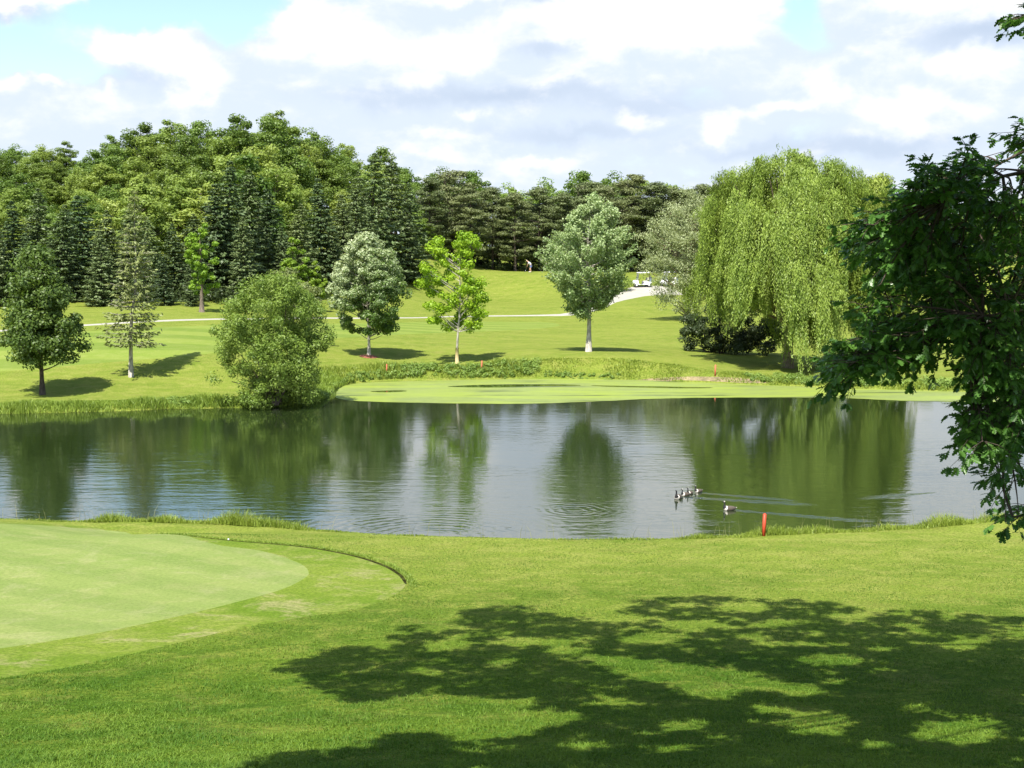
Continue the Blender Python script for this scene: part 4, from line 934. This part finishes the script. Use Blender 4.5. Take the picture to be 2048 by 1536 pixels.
    # the high crown above the view: it throws the dappled shade on the lawn
    shade = [np.array([(560,1340),(700,1297),(760,1302),(815,1257),(900,1266),(950,1217),(1050,1217),(1130,1241),(1250,1226),(1290,1202),(1400,1196),(1530,1200),(1680,1211),(1740,1236),(1800,1221),(1950,1236),(2048,1241),(2450,1245),(2450,1620),(995,1620),(985,1500),(1100,1482),(1180,1450),(1060,1428),(950,1398),(830,1385),(750,1408),(690,1402),(620,1368)], float),
             np.array([(770,1492),(850,1481),(940,1502),(950,1620),(450,1620),(560,1530),(740,1522)], float)]
    bigs = [np.array(q, float) for q in ([(1160,1302),(1235,1318),(1335,1324),(1480,1340),(1570,1362),(1690,1392),(1600,1402),(1500,1384),(1470,1408),(1395,1404),(1320,1374),(1250,1360),(1180,1334)],
            [(1455,1260),(1500,1272),(1560,1284),(1655,1288),(1640,1300),(1540,1298),(1470,1280)], [(940,1400),(1080,1410),(1085,1455),(1070,1495),(980,1490),(900,1470),(880,1420)])]
    gaps = [(1368,1253,55,7),(1307,1284,52,6),(1480,1218,52,8),(1053,1286,56,7),(1126,1302,34,6),(1675,1325,68,8),(1820,1340,66,9),(1916,1296,28,10),(1700,1238,38,6),(1830,1417,34,8),(1640,1452,62,26),(1920,1470,92,24),(1962,1434,34,9),
            (1362,1463,46,8),(1440,1483,40,7),(1170,1510,50,11),(1128,1442,52,10),(2040,1266,30,8),(1760,1400,30,6),(1230,1240,50,5),(900,1290,34,5),(1000,1330,26,5),(840,1345,26,4),(1990,1330,26,6),(1560,1250,30,5),(1240,1410,40,6),(1750,1500,40,9),(1320,1515,40,8),(2060,1400,30,10),(1540,1425,26,6)]
    C = []; n = 0
    h0 = {}
    while n < 3600:
        sp_ = shade[0] if rng.uniform() < .93 else shade[1]; lo, hi = sp_.min(0), sp_.max(0)
        yy = lo[1] + (hi[1]-lo[1])*rng.uniform(0, 1)**1.1; p = np.array([rng.uniform(lo[0], hi[0]), yy])
        if not inside(p[None], sp_)[0]: continue
        if any(((p[0]-a)/(rx+16))**2 + ((p[1]-b)/(ry+5))**2 < 1 for a, b, rx, ry in gaps) or any(inside(p[None], q)[0] for q in bigs): continue
        # wave-like thinning makes fingered edges
        z = 3.9 - (1536-p[1])/(1536-1095)*3.4
        dd = raydir(*p); g = np.array([0,0,CAMH]) + dd*((z-CAMH)/dd[2]); g[2] = z1(g[0], g[1])
        g2 = np.array([0,0,CAMH]) + dd*((g[2]-CAMH)/dd[2])
        s = 10.0
        while s < 30:
            q = g2 + SUN*s; a, b = proj(q)
            if b < -70 or a > 2160: break
            s += .25
        q = g2 + SUN*(s + rng.uniform(0, 2.2)); C.append(q); n += 1
    C = np.array(C); lc, ln, ls, V = clump_leaves(C, rng.uniform(.22, .46, len(C)), 26, .26, rng, .6)
    Q = V.reshape(-1, 4, 3); a_, b_ = proj(Q); ok = ~((a_ > -40) & (a_ < 2100) & (b_ > -25) & (Q[..., 1] > 1)).any(1); V = Q[ok].reshape(-1, 3)
    quads_obj('crown', V - org, om, root)
    # limbs of the high crown
    fk = [trunk_at(z) for z in (12.5, 14, 15.5, 17, 18.5, 20)]
    ends = []
    for k in range(12):
        e = C[rng.integers(len(C))]; o = fk[int(rng.integers(len(fk)))]; ends.append((o, e))
    for o, e in ends:
        mid = (o+e)/2 + np.array([0, 0, 1.2]); u = np.linspace(0, 1, 12)[:, None]; b = (1-u)**2*o + 2*u*(1-u)*mid + u*u*e
        a_, b_ = proj(b); vis = (a_ < 2090) & (b_ > -30)
        if vis[a_ > -50].any(): continue
        wood.tube(b - org, np.linspace(.10, .02, 12), 6, cap=False)
    wood.build('trunk', BKD, root, True)
    tag(root, 'dark near oak whose lobed leaves and branches reach in from the right edge', 'oak')
build_oak()

# ------------------------------------------------------------------ people, carts, birds, stakes
def skin_obj(name, pts, edges, rad, mat, parent, root_i=0, sub=2):
    me = bpy.data.meshes.new(name); me.from_pydata([tuple(p) for p in pts], edges, []); me.materials.append(mat)
    o = bpy.data.objects.new(name, me); COL.objects.link(o); o.parent = parent
    md = o.modifiers.new('skin', 'SKIN'); md.use_smooth_shade = True
    sv = me.skin_vertices[0].data if len(me.skin_vertices) else None
    if sv is None:
        bpy.context.view_layer.update(); sv = me.skin_vertices[0].data
    for i, r in enumerate(rad): sv[i].radius = (r, r) if not isinstance(r, tuple) else r; sv[i].use_root = (i == root_i)
    m2 = o.modifiers.new('sub', 'SUBSURF'); m2.levels = sub; m2.render_levels = sub
    return o
def build_golfer():
    skin = pmat('skin', (.52,.32,.22), .5, .05); h = hit(1060, 545.5); h[1] += 1.5; h[2] = z1(h[0], h[1])
    root = empty('person', h); root.scale = (FS, FS, FS); tag(root, 'golfer in white shirt, blue shorts and tan cap bending over on the tee', 'person')
    # faces left (-x): hips back, torso bent forward, hands reaching down
    J = {'pel': (.16,0,.92), 'sp': (.05,0,1.10), 'ch': (-.12,0,1.30), 'nk': (-.26,0,1.43), 'hd': (-.36,0,1.50), 'ht': (-.46,0,1.56)}
    pts = [J['pel'],J['sp'],J['ch'],J['nk'],J['hd'],J['ht']]; ed = [(0,1),(1,2),(2,3),(3,4),(4,5)]; rad = [.15,.14,.15,.06,.095,.085]
    def add(chain, rr, fr):
        prev = fr
        for p, r in zip(chain, rr): pts.append(p); rad.append(r); ed.append((prev, len(pts)-1)); prev = len(pts)-1
        return prev
    for s in (-1, 1):
        add([(.15,.11*s,.86),(.02-.05*s,.13*s,.48),(.10-.06*s,.14*s,.09),(-.09-.06*s,.16*s,.045)], [.10,.065,.045,.035], 0)
        w = add([(-.14,.19*s,1.30),(-.28,.17*s,1.05),(-.36,.06*s,.84)], [.055,.042,.030], 2)
        w2 = add([(-.385,.045*s,.78)], [.036], w)
        for k in range(4): add([(-.40-.012*k,.05*s-.012*s*k,.73),(-.385-.012*k,.03*s-.01*s*k,.695+.006*k)], [.009,.008], w2)
        add([(-.36,.02*s,.75),(-.37,.0,.72)], [.010,.009], w2)
    skin_obj('body', pts, ed, rad, skin, root)
    sh = pmat('white_shirt', (.78,.77,.84), .8, .03); bs = pmat('blue_shorts', (.16,.20,.50), .8, .08); cp = pmat('tan_cap', (.55,.47,.33), .8, .05); so_ = pmat('white_shoes', (.7,.7,.7), .5, .05)
    q = [(.12,0,.97),(.04,0,1.11),(-.12,0,1.31),(-.21,0,1.40)]; skin_obj('shirt', q + [(-.14,.20,1.30),(-.22,.19,1.16),(-.14,-.20,1.30),(-.22,-.19,1.16)], [(0,1),(1,2),(2,3),(2,4),(4,5),(2,6),(6,7)], [.175,.17,.18,.10,.085,.075,.085,.075], sh, root)
    skin_obj('shorts', [(.16,0,.92),(.15,.11,.84),(.05,.13,.58),(.15,-.11,.84),(.11,-.13,.58)], [(0,1),(1,2),(0,3),(3,4)], [.17,.13,.10,.13,.10], bs, root)
    skin_obj('cap', [(-.38,0,1.56),(-.44,0,1.60),(-.54,0,1.53)], [(0,1),(1,2)], [.10,.09,(.07,.025)], cp, root)
    for s in (-1, 1): skin_obj('shoe', [(.12-.06*s,.14*s,.05),(.0-.06*s,.15*s,.045),(-.12-.06*s,.16*s,.04)], [(0,1),(1,2)], [.05,.05,.045], so_, root, 0, 1)
    # the club he holds stays a thing of its own
    mb = MB(); mb.tube([(-.41,0,.74),(-.66,0,.06)], [.012,.007], 6); mb.box((-.69,0,.045), (.10,.05,.05))
    c = empty('golf_club', h); c.scale = (FS, FS, FS); mb2 = MB(); mb2.tube([(-.385,0,.80),(-.64,0,.07)], [.014,.008], 6); mb2.build('shaft', pmat('steel', (.5,.5,.5), .3, .05, metal=1), c, True)
    mb3 = MB(); mb3.box((-.68,0,.05), (.12,.06,.06), taper=.8); mb3.build('club_head', pmat('club_head_grey', (.15,.15,.16), .4), c); tag(c, 'golf club held by the bending golfer on the tee', 'golf club')
build_golfer()

def golf_cart(loc, rz, label):
    root = empty('golf_cart', loc, rz); root.scale = (FS, FS, FS); tag(root, label, 'golf cart', 'golf carts parked on the cart path')
    W = pmat('cart_white', (.78,.77,.80), .35, .03); K = pmat('cart_black', (.025,.025,.03), .6); Sm = pmat('cart_seat', (.55,.53,.48), .6); G = pmat('cart_frame', (.10,.10,.11), .4)
    def rs(pts, w0, ch=.05):
        """side outline (x,z) swept across y with chamfered edges"""
        rings = []; pts = np.array(pts)
        c = pts.mean(0)
        for y, k in ((-w0, .94), (-w0+ch, 1), (w0-ch, 1), (w0, .94)):
            q = c + (pts-c)*k; rings.append(np.column_stack([q[:,0], np.full(len(q), y), q[:,1]]))
        m = MB(); m.loft(rings); return m
    # front towards -x
    rs([(-1.22,.42),(-1.18,.62),(-1.02,.80),(-.72,.86),(-.62,.80),(-.58,.40),(-.30,.30),(.15,.30),(.20,.62),(.85,.66),(1.15,.60),(1.20,.36),(.9,.28),(-.9,.28)], .58).build('body', W, root, True)
    rs([(.10,.62),(.12,.76),(.62,.78),(.66,.62)], .52, .03).build('seat', Sm, root, True)
    rs([(.58,.78),(.66,1.16),(.76,1.16),(.72,.78)], .52, .03).build('backrest', Sm, root, True)
    rs([(-.62,1.76),(-.50,1.84),(.75,1.86),(.92,1.80),(.90,1.74),(-.58,1.72)], .60, .08).build('roof', W, root, True)
    for x0, x1 in ((-.70, -.48), (.80, .80)):
        for y in (-.52, .52): m = MB(); m.tube([(x0, y, .70), (x1, y, 1.76)], .022, 6); m.build('post', G, root, True)
    m = MB(); m.box((-.93+.35,0,1.28), (.02,.98,.80)); gl, t, b = newmat('windscreen'); b.inputs['Transmission Weight'].default_value = .9; b.inputs['Roughness'].default_value = .05
    o = m.build('windscreen', gl, root)
    m = MB(); a = np.linspace(0, 2*math.pi, 17); m.tube(np.column_stack([-.32 + .08*np.sin(a), -.26+.16*np.cos(a), .98+.14*np.sin(a)]), .016, 5); m.tube([(-.62,-.26,.72), (-.33,-.26,.97)], .02, 6); m.build('steering_wheel', K, root, True)
    for x in (-.80, .80):
        for y in (-.50, .50):
            an = np.linspace(0, 2*math.pi, 21)[:-1]; rings = [np.column_stack([x + np.cos(an)*r, np.full(20, y + dy), .22 + np.sin(an)*r]) for r, dy in ((.16,-.09),(.21,-.08),(.225,-.03),(.225,.03),(.21,.08),(.16,.09))]
            m = MB(); m.loft(rings); w = m.build('wheel', K, root, True)
            rings = [np.column_stack([x + np.cos(an)*r, np.full(20, y + dy), .22 + np.sin(an)*r]) for r, dy in ((.02,-.11),(.12,-.10),(.12,.10),(.02,.11))]; m = MB(); m.loft(rings); m.build('rim', W, w, True)
    for i, c in enumerate(((.12,.16,.36), (.30,.07,.06))):
        m = MB(); y = -.25 + i*.5; m.tube([(1.02,y,.42),(1.06,y,1.0),(1.08,y,1.22)], [.13,.12,.14], 10)
        for k in range(5): m.tube([(1.07+.02*k-.04, y+.03*k-.06, 1.15),(1.08+.03*k-.06, y+.04*k-.08, 1.42)], .012, 4)
        bag = m.build('golf_bag', pmat('bag_cloth', c, .7), None, True); bag.matrix_world = Matrix.Translation(Vector([float(v) for v in loc])) @ Matrix.Rotation(rz, 4, 'Z') @ Matrix.Scale(FS, 4)
        tag(bag, ('dark blue' if i == 0 else 'red') + ' golf bag strapped on the back of the ' + ('first cart' if 'wholly' in label else 'half hidden cart'), 'golf bag', 'golf bags on the carts')
    for s in (-1, 1):
        m = MB(); m.tube([(-1.19,.36*s,.60),(-1.15,.36*s,.60)], .06, 8); m.build('headlight', pmat('lamp_glass', (.7,.7,.65), .2), root, True)
    return root
h = hit(1284, 574); golf_cart(h + np.array([0,.4,.02]), .15, 'white golf cart with a white roof parked wholly in the open on the path')
h = hit(1334, 573); golf_cart(h + np.array([.5,.6,.02]), .5, 'white golf cart half hidden under the silvery willow on the path')

def build_birds():
    br, t, b = newmat('goose_brown'); tc = t.put('ShaderNodeTexCoord'); t.set(b, 'Base Color', t.mix(t.noise(t.mapping(tc.outputs['Object'], scl=(1,3,1)), 18, 3), (.045,.033,.025), (.12,.095,.07))); b.inputs['Roughness'].default_value = .8
    wh = pmat('goose_white', (.72,.66,.58), .8, .06); bk = pmat('goose_black', (.015,.014,.014), .5, .05)
    # rings along one spine: tail - body - breast - neck - head - bill, front towards -x
    S = [(.46,.14,.015,.01,1),(.40,.13,.06,.035,1),(.28,.12,.13,.10,0),(.10,.11,.18,.15,0),(-.08,.11,.19,.16,0),(-.22,.13,.165,.15,1),(-.30,.18,.12,.11,1),(-.325,.245,.075,.07,2),(-.32,.32,.048,.045,2),(-.31,.40,.040,.038,2),(-.315,.47,.040,.040,2),(-.335,.515,.046,.048,1),(-.37,.525,.045,.045,2),(-.41,.515,.030,.024,2),(-.47,.505,.012,.008,2)]
    def rings():
        out = []; sp = np.array([(x, z) for x, z, *_ in S]); T = np.gradient(sp, axis=0); T /= np.linalg.norm(T, axis=1)[:, None]
        a = np.linspace(0, 2*math.pi, 15)[:-1]
        for (x, z, ry, rz, m), tt in zip(S, T):
            nrm = np.array([-tt[1], tt[0]]); out.append(np.column_stack([x + nrm[0]*rz*np.sin(a), ry*np.cos(a), z + nrm[1]*rz*np.sin(a)]))
        return out
    mb = MB(); mb.loft(rings(), mlist=[1,0,0,0,0,1,2,2,2,2,2,1,2,2]); proto = mb.build('goose', [br, wh, bk], None, True)
    L = [((1356,997),0.85,1.15,'goose with a black neck and bright white breast leading the group on the water'),((1371,991),.66,.6,'brown goose just behind the leading white breasted goose'),((1380,988),.64,.9,'goose in the middle of the group, right behind the brown one'),
         ((1397,984),.66,.7,'last goose at the right end of the group of four'),((1459,1020),.80,.35,'lone goose swimming left ahead of a long straight wake')]
    for i, (p, s, rz, lab) in enumerate(L):
        o = proto if i == 0 else proto.copy()
        if i: COL.objects.link(o)
        w = wat(*p); o.location = (w[0], w[1], -.02); o.scale = (s, s, s); o.rotation_euler = (0, 0, rz); tag(o, lab, 'goose', 'geese swimming on the pond')
build_birds()

def build_stakes():
    red = pmat('red_paint', (.50,.055,.02), .55, .12, 12); dr = pmat('faded_red', (.50,.12,.06), .7, .12)
    def stake(px_, py, H, w, mat, label, base=None):
        h = hit(px_, py); mb = MB(); mb.box((0,0,H/2-.1), (w,w,H+.2)); mb.add([(-w/2,-w/2,H),(w/2,-w/2,H),(w/2,w/2,H),(-w/2,w/2,H),(0,0,H+w*.5)], [(0,1,4),(1,2,4),(2,3,4),(3,0,4)])
        o = mb.build('hazard_stake', mat); o.location = [float(v) for v in h]; o.rotation_euler = (.02, .03, .5); tag(o, label, 'stake', 'red hazard stakes round the pond')
    stake(1527, 1072, .86, .10, red, 'bright red square stake in the grass on the near shore')
    stake(1430, 752, 1.0, .10, dr, 'red stake on the bare far bank near the willow shade')
    stake(963, 742, .95, .10, dr, 'red stake among the weeds just right of the lime green maple')
    stake(773, 748, .9, .09, dr, 'faded red stake at the left end of the far bank weeds')
    # ball
    h = hit(457, 1080.5); mb = MB(); a = np.linspace(0, 2*math.pi, 13)[:-1]; r = .032
    mb.loft([np.column_stack([np.cos(a)*r*math.sin(p), np.sin(a)*r*math.sin(p), np.full(12, r - r*math.cos(p))]) for p in np.linspace(.05, math.pi-.05, 8)])
    o = mb.build('golf_ball', pmat('ball_white', (.8,.85,.8), .3, .02), None, True); o.location = [float(v) for v in h]; tag(o, 'small white golf ball at the back edge of the fringe', 'golf ball')
build_stakes()

# ------------------------------------------------------------------ layout units to metres
for o in list(SC.objects):
    if o.parent is None and o.type not in {'CAMERA', 'LIGHT'}:
        o.location = o.location*K; o.scale = o.scale*K
